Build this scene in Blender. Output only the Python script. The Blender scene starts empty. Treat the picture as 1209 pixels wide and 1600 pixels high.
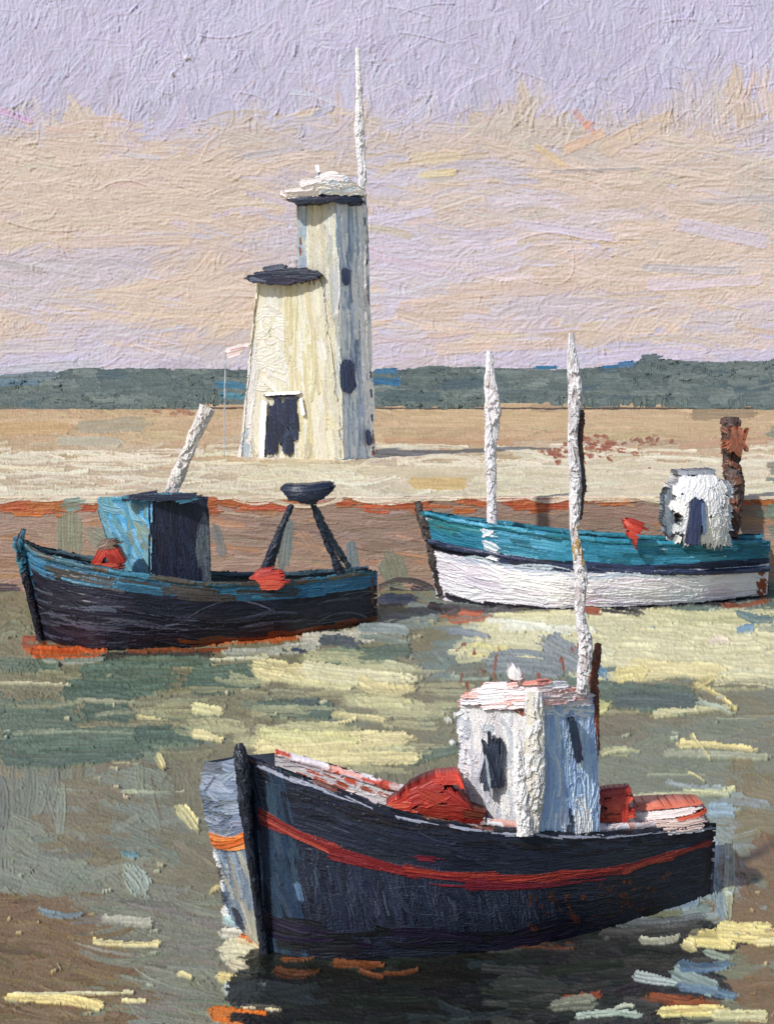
# Harbour with a white lighthouse and three fishing boats, everything laid on in thick oil-like paint relief.
import bpy, math
import numpy as np

rng = np.random.default_rng(11)
sc = bpy.context.scene
col = sc.collection
F, CX, HY, CAMH = 2200.0, 604.5, 600.0, 7.0      # focal length, centre column, horizon row (photo units), eye height

# ------------------------------------------------------------------ colour and noise
def lin(c):
    c = np.clip(np.asarray(c, float) / 255.0, 0, 1)
    return np.where(c <= 0.04045, c / 12.92, ((c + 0.055) / 1.055) ** 2.4)

def _tile(n, beta, seed):
    r = np.random.default_rng(seed)
    f = np.fft.fft2(r.standard_normal((n, n)))
    k = np.hypot(np.fft.fftfreq(n)[:, None], np.fft.fftfreq(n)[None, :]) * n
    k[0, 0] = 1e9
    a = np.real(np.fft.ifft2(f / k ** beta))
    q = np.argsort(np.argsort(a.ravel())).reshape(n, n) / (n * n)
    return q
def _band(n, lo, seed):
    r = np.random.default_rng(seed)
    f = np.fft.fft2(r.standard_normal((n, n)))
    k = np.hypot(np.fft.fftfreq(n)[:, None], np.fft.fftfreq(n)[None, :]) * n
    a = np.real(np.fft.ifft2(f * np.exp(-(k / lo) ** 2)))
    return np.argsort(np.argsort(a.ravel())).reshape(n, n) / (n * n)
NB = _band(512, 120, 3)          # smooth band-limited noise, feature about 4 texels
NF = _tile(512, 1.6, 5)          # cloudy noise
def samp(N, x, y):
    return N[(np.asarray(y).astype(np.int64)) % 512, (np.asarray(x).astype(np.int64)) % 512]
def cloudy(x, y, sx, sy, o=0):
    return samp(NF, np.asarray(x) / sx * 64 + 131 * o, np.asarray(y) / sy * 64 + 77 * o)

# ------------------------------------------------------------------ a paint layer: colour, relief and coverage on a grid
class Paint:
    def __init__(s, x0, y0, x1, y1, k=1.0, base=None, grain=0.12):
        s.x0, s.y0, s.x1, s.y1, s.k = x0, y0, x1, y1, k
        s.nx = max(3, int(round((x1 - x0) * k)) + 1); s.ny = max(3, int(round((y1 - y0) * k)) + 1)
        s.C = np.zeros((s.ny, s.nx, 3), np.float32); s.H = np.zeros((s.ny, s.nx), np.float32)
        s.A = np.zeros((s.ny, s.nx), bool)
        s.grain = grain
        if base is not None:
            s.C[:] = base; s.A[:] = True
    def coords(s):
        return np.meshgrid(np.linspace(s.x0, s.x1, s.nx), np.linspace(s.y0, s.y1, s.ny))
    def stroke(s, xa, ya, xb, yb, w, c, bend=0, dry=0.0, lift=0.5, br=0.35, rim=0.5, jc=10, rag=1.0, alpha=1.0, keep=0.35, over=False, taper=0.0, fine=0.9):
        k = s.k
        xa, ya, xb, yb, w, bend = (xa - s.x0) * k, (ya - s.y0) * k, (xb - s.x0) * k, (yb - s.y0) * k, max(w * k, 1.6), bend * k
        L = math.hypot(xb - xa, yb - ya)
        if L < 0.5: xb = xa + 0.5; L = 0.5
        ux, uy = (xb - xa) / L, (yb - ya) / L
        p = w * 0.8 + abs(bend) + 3
        i0, i1 = int(max(0, min(xa, xb) - p)), int(min(s.nx, max(xa, xb) + p + 1))
        j0, j1 = int(max(0, min(ya, yb) - p)), int(min(s.ny, max(ya, yb) + p + 1))
        if i1 <= i0 or j1 <= j0: return
        X = np.arange(i0, i1)[None, :] - xa; Y = np.arange(j0, j1)[:, None] - ya
        S = X * ux + Y * uy; T = -X * uy + Y * ux
        sn = np.clip(S / L, 0, 1)
        T = T - bend * 4 * sn * (1 - sn)
        o1, o2 = rng.integers(0, 512, 2)
        b = samp(NB, T / fine * 2.2 + o1, S * 0.13 + o2)
        b2 = samp(NB, T * 1.6 + o2, S * 0.02 + o1)
        e = samp(NF, S * 0.7 + o2, T * 0.7 + o1) - 0.5
        d = np.clip((np.abs(S - L / 2) - (L / 2 - w / 2 * 0.7)) / (w * 0.5 * 0.7 + 0.01), 0, 1)
        hw = w / 2 * np.sqrt(1 - 0.85 * d * d) * (1 - taper * sn)
        edge = hw * (1 + 0.75 * rag * e)
        m = (np.abs(T) < edge) & (S > (b2 - 0.7) * w * 0.5 * rag) & (S < L + (0.6 - b2) * w * 0.9 * rag)
        if dry > 0:
            m &= (0.6 * b2 + 0.4 * b) > dry * (0.35 + 0.8 * sn) + 0.25 * (e)
        if over: m &= s.A[j0:j1, i0:i1]
        if not m.any(): return
        mm = m[..., None]
        cc = np.asarray(c, np.float32) + ((b - 0.5) * 2.6 * jc + (b2 - 0.5) * 1.6 * jc)[..., None]
        Cw = s.C[j0:j1, i0:i1]; Hw = s.H[j0:j1, i0:i1]; Aw = s.A[j0:j1, i0:i1]
        al = np.where(Aw, alpha * np.clip(0.62 + 0.75 * b2, 0, 1), 1.0)[..., None]
        Cw[:] = np.where(mm, Cw * (1 - al) + cc * al, Cw)
        ridge = rim * np.exp(-((edge - np.abs(T)) / 1.3) ** 2) + rim * 1.2 * np.exp(-((L - S + (0.6 - b2) * w * 0.6) / 1.8) ** 2)
        Hn = Hw * keep + lift + br * (b - 0.5) * 2 + 0.5 * br * (b2 - 0.5) + ridge
        Hw[:] = np.where(m, Hn, Hw)
        Aw |= m
    def scatter(s, n, area, length, w, ang, cf, jit=6, aj=12, **kw):
        x0, y0, x1, y1 = area
        x0, x1, y0, y1 = min(x0, x1), max(x0, x1), min(y0, y1), max(y0, y1)
        for i in range(n):
            x, y = rng.uniform(x0, x1), rng.uniform(y0, y1)
            a = math.radians((ang(x, y) if callable(ang) else ang) + rng.normal(0, aj))
            l = length * rng.uniform(0.5, 1.5); ww = w * rng.uniform(0.6, 1.4)
            c = cf(x, y) if callable(cf) else cf
            c = np.asarray(c, float) + rng.normal(0, jit) + rng.normal(0, jit * 0.35, 3)
            dx, dy = math.cos(a) * l / 2, math.sin(a) * l / 2
            if rng.random() < 0.5: dx, dy = -dx, -dy
            s.stroke(x - dx, y - dy, x + dx, y + dy, ww, c, bend=rng.normal(0, l * 0.06), **kw)
    def ridges(s, n, area, length, h=1.2, ang=0, aj=40, w=1.6):
        x0, y0, x1, y1 = area
        x0, x1, y0, y1 = min(x0, x1), max(x0, x1), min(y0, y1), max(y0, y1)
        for i in range(n):
            x, y = rng.uniform(x0, x1), rng.uniform(y0, y1)
            a = math.radians(ang + rng.normal(0, aj)); l = length * rng.uniform(0.4, 1.6)
            s.stroke(x, y, x + math.cos(a) * l, y + math.sin(a) * l, w, (0, 0, 0), bend=rng.normal(0, l * 0.15), alpha=0.0,
                     lift=h * rng.uniform(0.5, 1.2), br=0.2, rim=0, keep=1.0, over=True, rag=0.8)

def grid_mesh(parts, amp=1.0):
    """parts: list of (Paint, surface function, relief gain, colour gain) -> arrays of one mesh"""
    V, Q, K = [], [], []; off = 0; last = None
    for part_ in parts:
        p, S, a, g = part_[:4]
        u = np.linspace(0, 1, p.nx)[None, :] * np.ones((p.ny, 1)); v = np.linspace(0, 1, p.ny)[:, None] * np.ones((1, p.nx))
        P = np.stack(S(u, v), -1).astype(float)
        du = np.gradient(P, axis=1); dv = np.gradient(P, axis=0)
        N = np.cross(dv, du); nl = np.linalg.norm(N, axis=-1, keepdims=True); N = N / np.maximum(nl, 1e-12)
        cell = np.minimum(np.linalg.norm(du, axis=-1), np.linalg.norm(dv, axis=-1) * 3)
        gr = (samp(NB, *np.meshgrid(np.arange(p.nx) * 1.3 + 17, np.arange(p.ny) * 1.3 + 5)) - 0.5) * p.grain * 2
        P = P + N * ((p.H + gr) * cell * a * amp)[..., None]
        A = p.A
        f = A[:-1, :-1] & A[1:, :-1] & A[1:, 1:] & A[:-1, 1:]
        used = np.zeros_like(A)
        used[:-1, :-1] |= f; used[1:, :-1] |= f; used[1:, 1:] |= f; used[:-1, 1:] |= f
        idx = -np.ones(A.shape, np.int64); idx[used] = np.arange(used.sum()) + off
        q = np.stack([idx[:-1, :-1][f], idx[1:, :-1][f], idx[1:, 1:][f], idx[:-1, 1:][f]], -1)
        V.append(P[used]); Q.append(q)
        if len(part_) > 4 and last is not None:      # close the rim between a front skin and its mirrored back skin
            fi, ff = last; bi = idx[:, ::-1]
            z = np.zeros((1, ff.shape[1]), bool); up = np.concatenate([z, ff]); dn = np.concatenate([ff, z])
            j, i = np.nonzero(up ^ dn); Q.append(np.stack([fi[j, i], fi[j, i + 1], bi[j, i + 1], bi[j, i]], -1))
            z = np.zeros((ff.shape[0], 1), bool); lf = np.concatenate([z, ff], 1); rt = np.concatenate([ff, z], 1)
            j, i = np.nonzero(lf ^ rt); Q.append(np.stack([fi[j, i], fi[j + 1, i], bi[j + 1, i], bi[j, i]], -1))
        last = (idx, f)
        K.append(np.clip(lin(np.clip(p.C[used], 3, 252)) * g, 0.003, 0.93)); off += int(used.sum())
    return np.concatenate(V), np.concatenate(Q), np.concatenate(K)

def build(name, parts, mat, parent=None, amp=1.0):
    V, Q, K = grid_mesh(parts, amp)
    me = bpy.data.meshes.new(name)
    me.vertices.add(len(V)); me.vertices.foreach_set('co', V.astype(np.float32).ravel())
    me.loops.add(Q.size); me.loops.foreach_set('vertex_index', Q.astype(np.int32).ravel())
    me.polygons.add(len(Q)); me.polygons.foreach_set('loop_start', np.arange(0, Q.size, 4, dtype=np.int32))
    me.polygons.foreach_set('loop_total', np.full(len(Q), 4, np.int32))
    me.polygons.foreach_set('use_smooth', np.ones(len(Q), bool))
    at = me.color_attributes.new('Col', 'FLOAT_COLOR', 'POINT')
    at.data.foreach_set('color', np.concatenate([K, np.ones((len(K), 1))], 1).astype(np.float32).ravel())
    me.update(calc_edges=True); me.validate()
    o = bpy.data.objects.new(name, me); col.objects.link(o)
    me.materials.append(mat)
    if parent is not None: o.parent = parent; o.matrix_parent_inverse = parent.matrix_world.inverted()
    return o

def root(name, loc, label, cat, group=None):
    o = bpy.data.objects.new(name, None); col.objects.link(o); o.location = loc
    o.empty_display_size = 0.5
    bpy.context.view_layer.update()
    o['label'] = label; o['category'] = cat
    if group: o['group'] = group
    return o
def tag(o, label, cat, kind=None, group=None):
    o['label'] = label; o['category'] = cat
    if kind: o['kind'] = kind
    if group: o['group'] = group
    return o

# ------------------------------------------------------------------ materials (all node based)
def paint_mat(name, rough=0.5, spec=0.4, scale=20, bump=0.15, dist=0.01, gloss=0.0, var=0.10, stretch=(1, 1, 1)):
    m = bpy.data.materials.new(name); m.use_nodes = True; nt = m.node_tree; n = nt.nodes; l = nt.links
    b = n['Principled BSDF']
    at = n.new('ShaderNodeAttribute'); at.attribute_name = 'Col'
    tc = n.new('ShaderNodeTexCoord'); mp = n.new('ShaderNodeMapping'); mp.inputs['Scale'].default_value = stretch
    l.new(tc.outputs['Object'], mp.inputs[0])
    nz = n.new('ShaderNodeTexNoise'); nz.inputs['Scale'].default_value = scale; nz.inputs['Detail'].default_value = 6
    l.new(mp.outputs[0], nz.inputs['Vector'])
    mr = n.new('ShaderNodeMapRange'); mr.inputs[1].default_value = 0.3; mr.inputs[2].default_value = 0.7
    mr.inputs[3].default_value = 1 - var; mr.inputs[4].default_value = 1 + var
    l.new(nz.outputs['Fac'], mr.inputs[0])
    mx = n.new('ShaderNodeMix'); mx.data_type = 'RGBA'; mx.blend_type = 'MULTIPLY'; mx.inputs[0].default_value = 1
    l.new(at.outputs['Color'], mx.inputs[6]); l.new(mr.outputs[0], mx.inputs[7]); l.new(mx.outputs[2], b.inputs['Base Color'])
    bp = n.new('ShaderNodeBump'); bp.inputs['Strength'].default_value = bump; bp.inputs['Distance'].default_value = dist
    l.new(nz.outputs['Fac'], bp.inputs['Height']); l.new(bp.outputs[0], b.inputs['Normal'])
    b.inputs['Roughness'].default_value = rough; b.inputs['Specular IOR Level'].default_value = spec
    if gloss > 0:  # wet sheen
        g = n.new('ShaderNodeBsdfGlossy'); g.inputs['Roughness'].default_value = 0.18
        g.inputs['Color'].default_value = (0.8, 0.8, 0.76, 1)
        ms = n.new('ShaderNodeMixShader'); ms.inputs[0].default_value = gloss
        l.new(b.outputs[0], ms.inputs[1]); l.new(g.outputs[0], ms.inputs[2]); l.new(ms.outputs[0], n['Material Output'].inputs[0])
    return m
def plain_mat(name, c1, c2, scale, rough=0.7, gloss=0.0, stretch=(1, 1, 1), bump=0.4, dist=1.0):
    m = bpy.data.materials.new(name); m.use_nodes = True; nt = m.node_tree; n = nt.nodes; l = nt.links
    b = n['Principled BSDF']; tc = n.new('ShaderNodeTexCoord'); mp = n.new('ShaderNodeMapping'); mp.inputs['Scale'].default_value = stretch
    nz = n.new('ShaderNodeTexNoise'); nz.inputs['Scale'].default_value = scale; nz.inputs['Detail'].default_value = 7
    cr = n.new('ShaderNodeValToRGB'); cr.color_ramp.elements[0].position = 0.38; cr.color_ramp.elements[1].position = 0.62
    cr.color_ramp.elements[0].color = (*lin(c1), 1); cr.color_ramp.elements[1].color = (*lin(c2), 1)
    l.new(tc.outputs['Object'], mp.inputs[0]); l.new(mp.outputs[0], nz.inputs['Vector']); l.new(nz.outputs['Fac'], cr.inputs[0])
    l.new(cr.outputs[0], b.inputs['Base Color'])
    bp = n.new('ShaderNodeBump'); bp.inputs['Strength'].default_value = bump; bp.inputs['Distance'].default_value = dist
    l.new(nz.outputs['Fac'], bp.inputs['Height']); l.new(bp.outputs[0], b.inputs['Normal'])
    b.inputs['Roughness'].default_value = rough
    return m
M_sky = paint_mat('sky_paint', 0.75, 0.15, 0.8, 0.3, 0.4, var=0.03)
M_far = paint_mat('shore_paint', 0.7, 0.2, 1.2, 0.3, 0.2, var=0.06)
M_stone = paint_mat('stone_paint', 0.6, 0.3, 3.0, 0.3, 0.05, var=0.08, stretch=(0.3, 1, 1))
M_water = paint_mat('water_paint', 0.4, 0.12, 9.0, 0.2, 0.01, gloss=0.05, var=0.06)
M_wall = paint_mat('render_paint', 0.5, 0.35, 5.0, 0.3, 0.03, var=0.05)
M_hull = paint_mat('hull_paint', 0.38, 0.3, 30.0, 0.25, 0.006, var=0.12)
M_trim = paint_mat('trim_paint', 0.42, 0.45, 25.0, 0.25, 0.006, var=0.06)
M_skyout = plain_mat('sky_far', (196, 187, 214), (203, 186, 180), 0.006, 0.9, stretch=(1, 1, 3))
M_waterout = plain_mat('water_far', (105, 112, 98), (128, 118, 96), 0.15, 0.3)
M_landout = plain_mat('land_far', (176, 152, 118), (190, 172, 140), 0.1, 0.9)

# ------------------------------------------------------------------ geometry helpers
def Wp(px, py, Y):
    px, py, Y = np.asarray(px, float), np.asarray(py, float), np.asarray(Y, float)
    return ((px - CX) / F * Y, Y + 0 * px, CAMH - (py - HY) / F * Y)
def quad(tl, tr, bl, br):
    tl, tr, bl, br = (np.array(q, float) for q in (tl, tr, bl, br))
    def S(u, v):
        P = (tl * (1 - v[..., None]) + bl * v[..., None]) * (1 - u[..., None]) + (tr * (1 - v[..., None]) + br * v[..., None]) * u[..., None]
        return P[..., 0], P[..., 1], P[..., 2]
    return S
def curve(pts, sm=0.05):
    pts = np.array(pts, float); t = np.zeros(len(pts)); t[1:] = np.cumsum(np.linalg.norm(np.diff(pts[:, :3], axis=0), axis=1)); t /= t[-1]
    g = np.linspace(0, 1, 401); A = np.stack([np.interp(g, t, pts[:, i]) for i in range(pts.shape[1])], -1)
    h = int(sm * 401)
    if h > 0:
        k = np.hanning(2 * h + 3)[1:-1]; k /= k.sum()
        e0 = 2 * A[0] - A[1:h + 1][::-1]; e1 = 2 * A[-1] - A[-h - 1:-1][::-1]
        B = np.concatenate([e0, A, e1]); A = np.stack([np.convolve(B[:, i], k, 'valid') for i in range(A.shape[1])], -1)
    return lambda u: np.stack([np.interp(u, g, A[:, i]) for i in range(A.shape[1])], -1)
def between(top, bot, belly=0.0, pw=1.0):
    """surface from a top curve to a bottom curve, world points; belly pushes the middle outward (towards -y)"""
    def S(u, v):
        a, b = top(u), bot(u); vv = v[..., None] ** pw
        P = a * (1 - vv) + b * vv
        P = P.copy(); P[..., 1] -= belly * np.sin(np.pi * np.clip(v, 0, 1)) * np.sin(np.pi * np.clip(u, 0, 1)) ** 0.5
        return P[..., 0], P[..., 1], P[..., 2]
    return S
def wcurve(pts, sm=0.05):
    """curve through (column, row, distance) -> world"""
    return curve([[float(q) for q in Wp(*p)] for p in pts], sm)
def offs(S, dx=0, dy=0, dz=0):
    def T(u, v):
        x, y, z = S(u, v); return x + dx, y + dy, z + dz
    return T
def flip(S):
    return lambda u, v: S(1 - u, v)
def flat(c, n=6, m=6, jit=0):
    p = Paint(0, 0, n, m, 1, base=c, grain=0); return p
def tube(pts, rad, squash=1.0):
    """tube through world points, radius list"""
    c = curve([list(p) + [r] for p, r in zip(pts, rad)], 0.02)
    def S(u, v):
        q = c(v); a = u * 2 * np.pi
        d = c(np.minimum(v + 0.004, 1))[..., :3] - c(np.maximum(v - 0.004, 0))[..., :3]
        d /= np.linalg.norm(d, axis=-1, keepdims=True)
        r0 = np.cross(d, np.array([0, 1.0, 0])); r0 /= np.linalg.norm(r0, axis=-1, keepdims=True)
        r1 = np.cross(d, r0)
        P = q[..., :3] + q[..., 3:4] * (r0 * np.cos(a)[..., None] - r1 * np.sin(a)[..., None] * squash)
        return P[..., 0], P[..., 1], P[..., 2]
    return S
def pxtube(pts, wpx, cf, k=1.0, dry=0, lump=1.2, jc=12, relief=1.3, dark=None, n=None, sq=1.0):
    """painted tube: pts = (column,row,distance) list, wpx = widths in photo units"""
    P = [[float(q) for q in Wp(*p)] for p in pts]
    R = [w / 2 / F * p[2] for w, p in zip(wpx, pts)]
    L = sum(math.hypot(pts[i + 1][0] - pts[i][0], pts[i + 1][1] - pts[i][1]) for i in range(len(pts) - 1))
    wm = max(wpx) * 3.1
    p = Paint(0, 0, wm, L, k, base=cf(0, L / 2) if callable(cf) else cf)
    N = n or int(L * wm / 90) + 14
    for i in range(N):
        x, y = rng.uniform(0, wm), rng.uniform(0, L); l = rng.uniform(6, 26)
        c = np.array(cf(x, y) if callable(cf) else cf, float) + rng.normal(0, 7)
        a = rng.normal(math.pi / 2, 0.35) if rng.random() < .75 else rng.uniform(0, 3.1)
        p.stroke(x, y, x + math.cos(a) * l, y + math.sin(a) * l, rng.uniform(4, 10), c, lift=lump * rng.uniform(0.3, 1.6), rim=1.0, br=0.4, jc=jc, rag=1.2)
    # close the seam
    p.C[:, -1] = p.C[:, 0]; p.H[:, -1] = p.H[:, 0]
    b = max(2, p.nx // 8); t = np.linspace(0, 1, b)[None, :]
    p.H[:, -b:] = p.H[:, -b:] * (1 - t) + p.H[:, :1] * t
    return (p, tube(P, R, sq), relief, .86)
def shell(x0, y0, x1, y1, Y, bulge, paint, k=1.0, gain=1.0, relief=1.0, back=True, top=0.0):
    """free-form painted body: outline comes from the paint, front and back skins bulge apart"""
    p = Paint(x0, y0, x1, y1, k); paint(p)
    prof = lambda u, v: np.sqrt(np.clip(1 - (2 * u - 1) ** 2, 0, 1)) * (1 - top * (1 - v)) * np.clip(np.sin(np.pi * (0.06 + 0.88 * v)), 0, 1) ** .5
    Yf = Y if callable(Y) else (lambda px: Y + 0 * px)
    def S(u, v):
        x, y, z = Wp(x0 + (x1 - x0) * u, y0 + (y1 - y0) * v, Yf(x0 + (x1 - x0) * u)); return x, y - bulge * prof(u, v), z
    out = [(p, S, relief, gain)]
    if back:
        q = Paint(x0, y0, x1, y1, k); q.C, q.A, q.H = p.C[:, ::-1].copy(), p.A[:, ::-1].copy(), p.H[:, ::-1].copy()
        def B(u, v):
            x, y, z = Wp(x0 + (x1 - x0) * (1 - u), y0 + (y1 - y0) * v, Yf(x0 + (x1 - x0) * (1 - u))); return x, y + bulge * prof(u, v) + 0.02, z
        out.append((q, B, relief, gain, 1))
    return out
def box(cx, cy, z0, w, d, h, c, rot=0):
    """plain closed box as six little painted sheets"""
    out = []; R = np.array([[math.cos(rot), -math.sin(rot)], [math.sin(rot), math.cos(rot)]])
    q = [R @ np.array(a) + (cx, cy) for a in ((-w/2, -d/2), (w/2, -d/2), (w/2, d/2), (-w/2, d/2))]
    for i in range(4):
        a, b = q[i], q[(i + 1) % 4]
        out.append((flat(c), quad((*a, z0 + h), (*b, z0 + h), (*a, z0), (*b, z0)), 0, 1))
    out.append((flat(c), quad((*q[3], z0 + h), (*q[2], z0 + h), (*q[0], z0 + h), (*q[1], z0 + h)), 0, 1))
    out.append((flat(c), quad((*q[0], z0), (*q[1], z0), (*q[3], z0), (*q[2], z0)), 0, 1))
    return out

# ================================================================== SKY
LAV, LAV2, PLAV = (196, 190, 214), (185, 180, 203), (202, 191, 212)
BEI, BEI2, BEI3 = (203, 186, 175), (196, 180, 169), (207, 188, 181)
bx = [-300, 0, 60, 110, 200, 330, 400, 450, 540, 600, 700, 760, 850, 920, 1000, 1100, 1209, 1500]
by = [190, 180, 212, 185, 205, 172, 190, 245, 200, 235, 232, 200, 205, 235, 190, 160, 155, 170]
def sstep(t): t = min(max(t, 0.0), 1.0); return t * t * (3 - 2 * t)
def skyc(x, y):
    b = np.interp(x, bx, by) + (float(cloudy(x, y, 260, 200, 1)) - 0.5) * 105
    n = float(cloudy(x, y, 620, 170, 2)); n2 = float(cloudy(x, y, 300, 90, 12)); n3 = float(cloudy(x, y, 200, 160, 14))
    w = sstep((b - y) / 34 + .5)
    w = max(w, sstep((n - .66) / .2) * .7, sstep((n2 - .74) / .15) * .6)
    w = max(w, sstep((y - 525) / 26) * (.55 + .45 * sstep((n2 - .2) / .3)))
    if 555 < x < 680 and 250 < y < 570: w = max(w, .8 * sstep((x - 555) / 15) * sstep((680 - x) / 60))
    if 60 < x < 230 and y > 500: w = max(w, .7)
    if 410 < x < 480 and 270 < y < 420: w = max(w, .55)
    be = np.array(BEI) * (1 - n3) + np.array(BEI3 if rng.random() < .5 else BEI2) * n3
    la = np.array(LAV2) * (1 - n3) + np.array(LAV) * n3
    if n < .2 and y > b: be = be * .6 + np.array((184, 178, 180)) * .4
    if n2 < .04: be = be * .6 + np.array((214, 188, 150)) * .4
    return be * (1 - w) + la * w
SX0, SX1, SY0, SY1 = -260, 1470, -160, 640
p = Paint(SX0, SY0, SX1, SY1, 0.74, base=LAV, grain=0.16)
def sang(x, y):
    if y < 190: return -38 + 60 * (float(cloudy(x, y, 500, 400, 5)) - .5) * 2
    return 4 + 70 * (float(cloudy(x, y, 400, 160, 6)) - .5)
kw = dict(lift=0.35, br=0.34, rim=0.3, jc=4.0, keep=0.45, fine=1.4)
p.scatter(1500, (SX0, SY0, SX1, SY1), 95, 34, sang, skyc, jit=2.5, aj=22, **kw)
p.scatter(2600, (SX0, SY0, SX1, SY1), 55, 17, sang, skyc, jit=4, aj=20, alpha=.6, **kw)
p.scatter(900, (SX0, 190, SX1, 575), 120, 9, 0, skyc, jit=4, aj=9, dry=.45, **kw)
p.scatter(700, (SX0, SY0, SX1, 230), 60, 7, -45, lambda x, y: skyc(x, y), jit=5, aj=28, dry=.4, **kw)
for (xa, ya, xb, yb, w, c) in [(640, 250, 720, 244, 18, (213, 196, 168)), (655, 274, 712, 268, 16, (224, 206, 150)), (600, 262, 660, 255, 12, (206, 190, 176)),
        (895, 172, 930, 212, 8, (205, 150, 140)), (880, 235, 945, 205, 12, (213, 175, 150)), (940, 235, 1050, 180, 22, (210, 184, 160)), (835, 228, 885, 262, 9, (214, 186, 140)),
        (860, 268, 1000, 264, 7, (160, 156, 160)), (910, 200, 925, 190, 9, (214, 150, 128)), (60, 222, 200, 234, 16, (205, 185, 176)), (0, 172, 50, 190, 10, (206, 165, 205)),
        (380, 245, 470, 232, 14, (178, 175, 190)), (290, 240, 340, 205, 12, (190, 178, 185)), (0, 410, 70, 424, 14, (172, 168, 168)), (90, 380, 300, 372, 14, (205, 182, 165)),
        (1000, 418, 1150, 424, 18, (178, 176, 190)), (1010, 445, 1190, 436, 16, (205, 192, 214)), (1040, 500, 1209, 494, 12, (200, 190, 190)), (700, 455, 900, 445, 20, (200, 180, 168)),
        (490, 180, 520, 168, 14, (160, 168, 205)), (1085, 315, 1209, 312, 12, (180, 176, 186)), (800, 350, 960, 372, 20, (202, 192, 220)), (1060, 350, 1200, 378, 22, (198, 190, 216)),
        (680, 545, 900, 536, 22, (207, 184, 172)), (930, 560, 1100, 548, 16, (200, 190, 214)), (0, 545, 120, 538, 20, (196, 186, 190)), (0, 578, 160, 570, 14, (176, 178, 190))]:
    p.stroke(xa, ya, xb, yb, w, c, lift=.6, br=.3, rim=.5, jc=5, alpha=.6, dry=.2)
def clusters(p, n, area, angf, l=16, sp=5, h=.8):
    for i in range(n):
        x, y = rng.uniform(area[0], area[2]), rng.uniform(area[1], area[3]); a = math.radians(angf(x, y) + rng.normal(0, 22)); b = rng.normal(0, 3)
        for j in range(int(rng.integers(3, 8))):
            q = (j - 3) * sp + rng.normal(0, 1.2); ll = l * rng.uniform(.5, 1.6); xx, yy = x - q * math.sin(a) + rng.normal(0, 4), y + q * math.cos(a) + rng.normal(0, 1)
            p.stroke(xx, yy, xx + ll * math.cos(a), yy + ll * math.sin(a), rng.uniform(1.8, 3), (0, 0, 0), bend=b, alpha=0, lift=h * rng.uniform(.4, 1.3) * (1 if rng.random() < .7 else -1), br=.2, rim=0, keep=1, over=True)
clusters(p, 230, (0, 0, 1209, 230), lambda x, y: sang(x, 100), 22, 4, .5)
clusters(p, 200, (0, 200, 1209, 575), lambda x, y: 70 if cloudy(x, y, 300, 300, 3) > .6 else 0, 14, 4, .4)
p.ridges(26, (0, 0, 1209, 575), 70, 0.9, 5, 25)
for i in range(260):
    x, y = rng.uniform(0, 1209), rng.uniform(0, 570); p.stroke(x, y, x + 1.5, y + 1, rng.uniform(2, 4), (206, 196, 205), lift=1.3, rim=0, br=0, jc=2)
for x, y in ((291, 90), (269, 115)): p.stroke(x - 2, y, x + 3, y + 1, 9, (218, 208, 216), lift=3.2, rim=0, br=.1)
def SKY(u, v):
    px = SX0 + (SX1 - SX0) * u; py = SY0 + (SY1 - SY0) * v
    return Wp(px, py, 400 + 0 * px)
def SKYOUT(u, v):
    a = (u - .5) * math.radians(80); return 460 * np.sin(a), 460 * np.cos(a), -5 + 330 * (1 - v)
o = build('sky', [(p, SKY, 1.0, np.array([.96, 1.0, 1.0]))], M_sky); tag(o, 'lavender sky with beige clouds above the harbour', 'sky', 'structure')
o = build('sky', [(Paint(0, 0, 60, 16, 1, base=LAV, grain=0), SKYOUT, 0, 1)], M_skyout); tag(o, 'pale lavender sky around the edges of the view', 'sky', 'structure')

# ================================================================== FAR SHORE, SAND, QUAY
ZT = 3.165; QY = 47.4
GY = lambda py: (CAMH - ZT) * F / (py - HY)
gtop = lambda x: np.interp(x, [-260, 0, 90, 130, 340, 620, 680, 760, 900, 970, 1000, 1015, 1050, 1130, 1209, 1470], [588, 588, 584, 576, 578, 582, 572, 576, 578, 573, 568, 560, 565, 568, 562, 560])
gbot = lambda x: np.interp(x, [-260, 0, 120, 200, 330, 620, 700, 800, 960, 1040, 1209, 1470], [660, 665, 655, 650, 632, 632, 640, 628, 636, 632, 640, 640])
p = Paint(-260, 530, 1470, 672, 1.0, grain=.2)
for i in range(260):
    x = -260 + i * 6.7; t, b = gtop(x), gbot(x)
    for y in np.arange(t + 9, b - 4, 9): p.stroke(x - 20, y, x + 20, y, 16, (104, 116, 112), lift=.3, rag=.8)
for i in range(900):
    x = rng.uniform(-260, 1470); t, b = gtop(x), gbot(x)
    y = t + 7 + (b - t - 12) * rng.random(); l = rng.uniform(15, 60)
    g = rng.normal(0, 5); c = (106 + g, 118 + g, 114 + g) if rng.random() < .7 else (122 + g, 132 + g, 126 + g)
    if rng.random() < .1: c = (92, 108, 112)
    p.stroke(x - l / 2, y, x + l / 2, y + rng.normal(0, 3), rng.uniform(7, 15), c, lift=.8, br=.4, rim=.8, jc=7, rag=1.3)
for i in range(70):   # daubs hanging below the edge
    x = rng.uniform(-100, 1300); b = gbot(x); p.stroke(x, b - 12, x + rng.normal(0, 4), b + rng.uniform(-4, 8), rng.uniform(8, 16), (108, 120, 114), lift=1.2, rim=1.2, rag=1.4)
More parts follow.
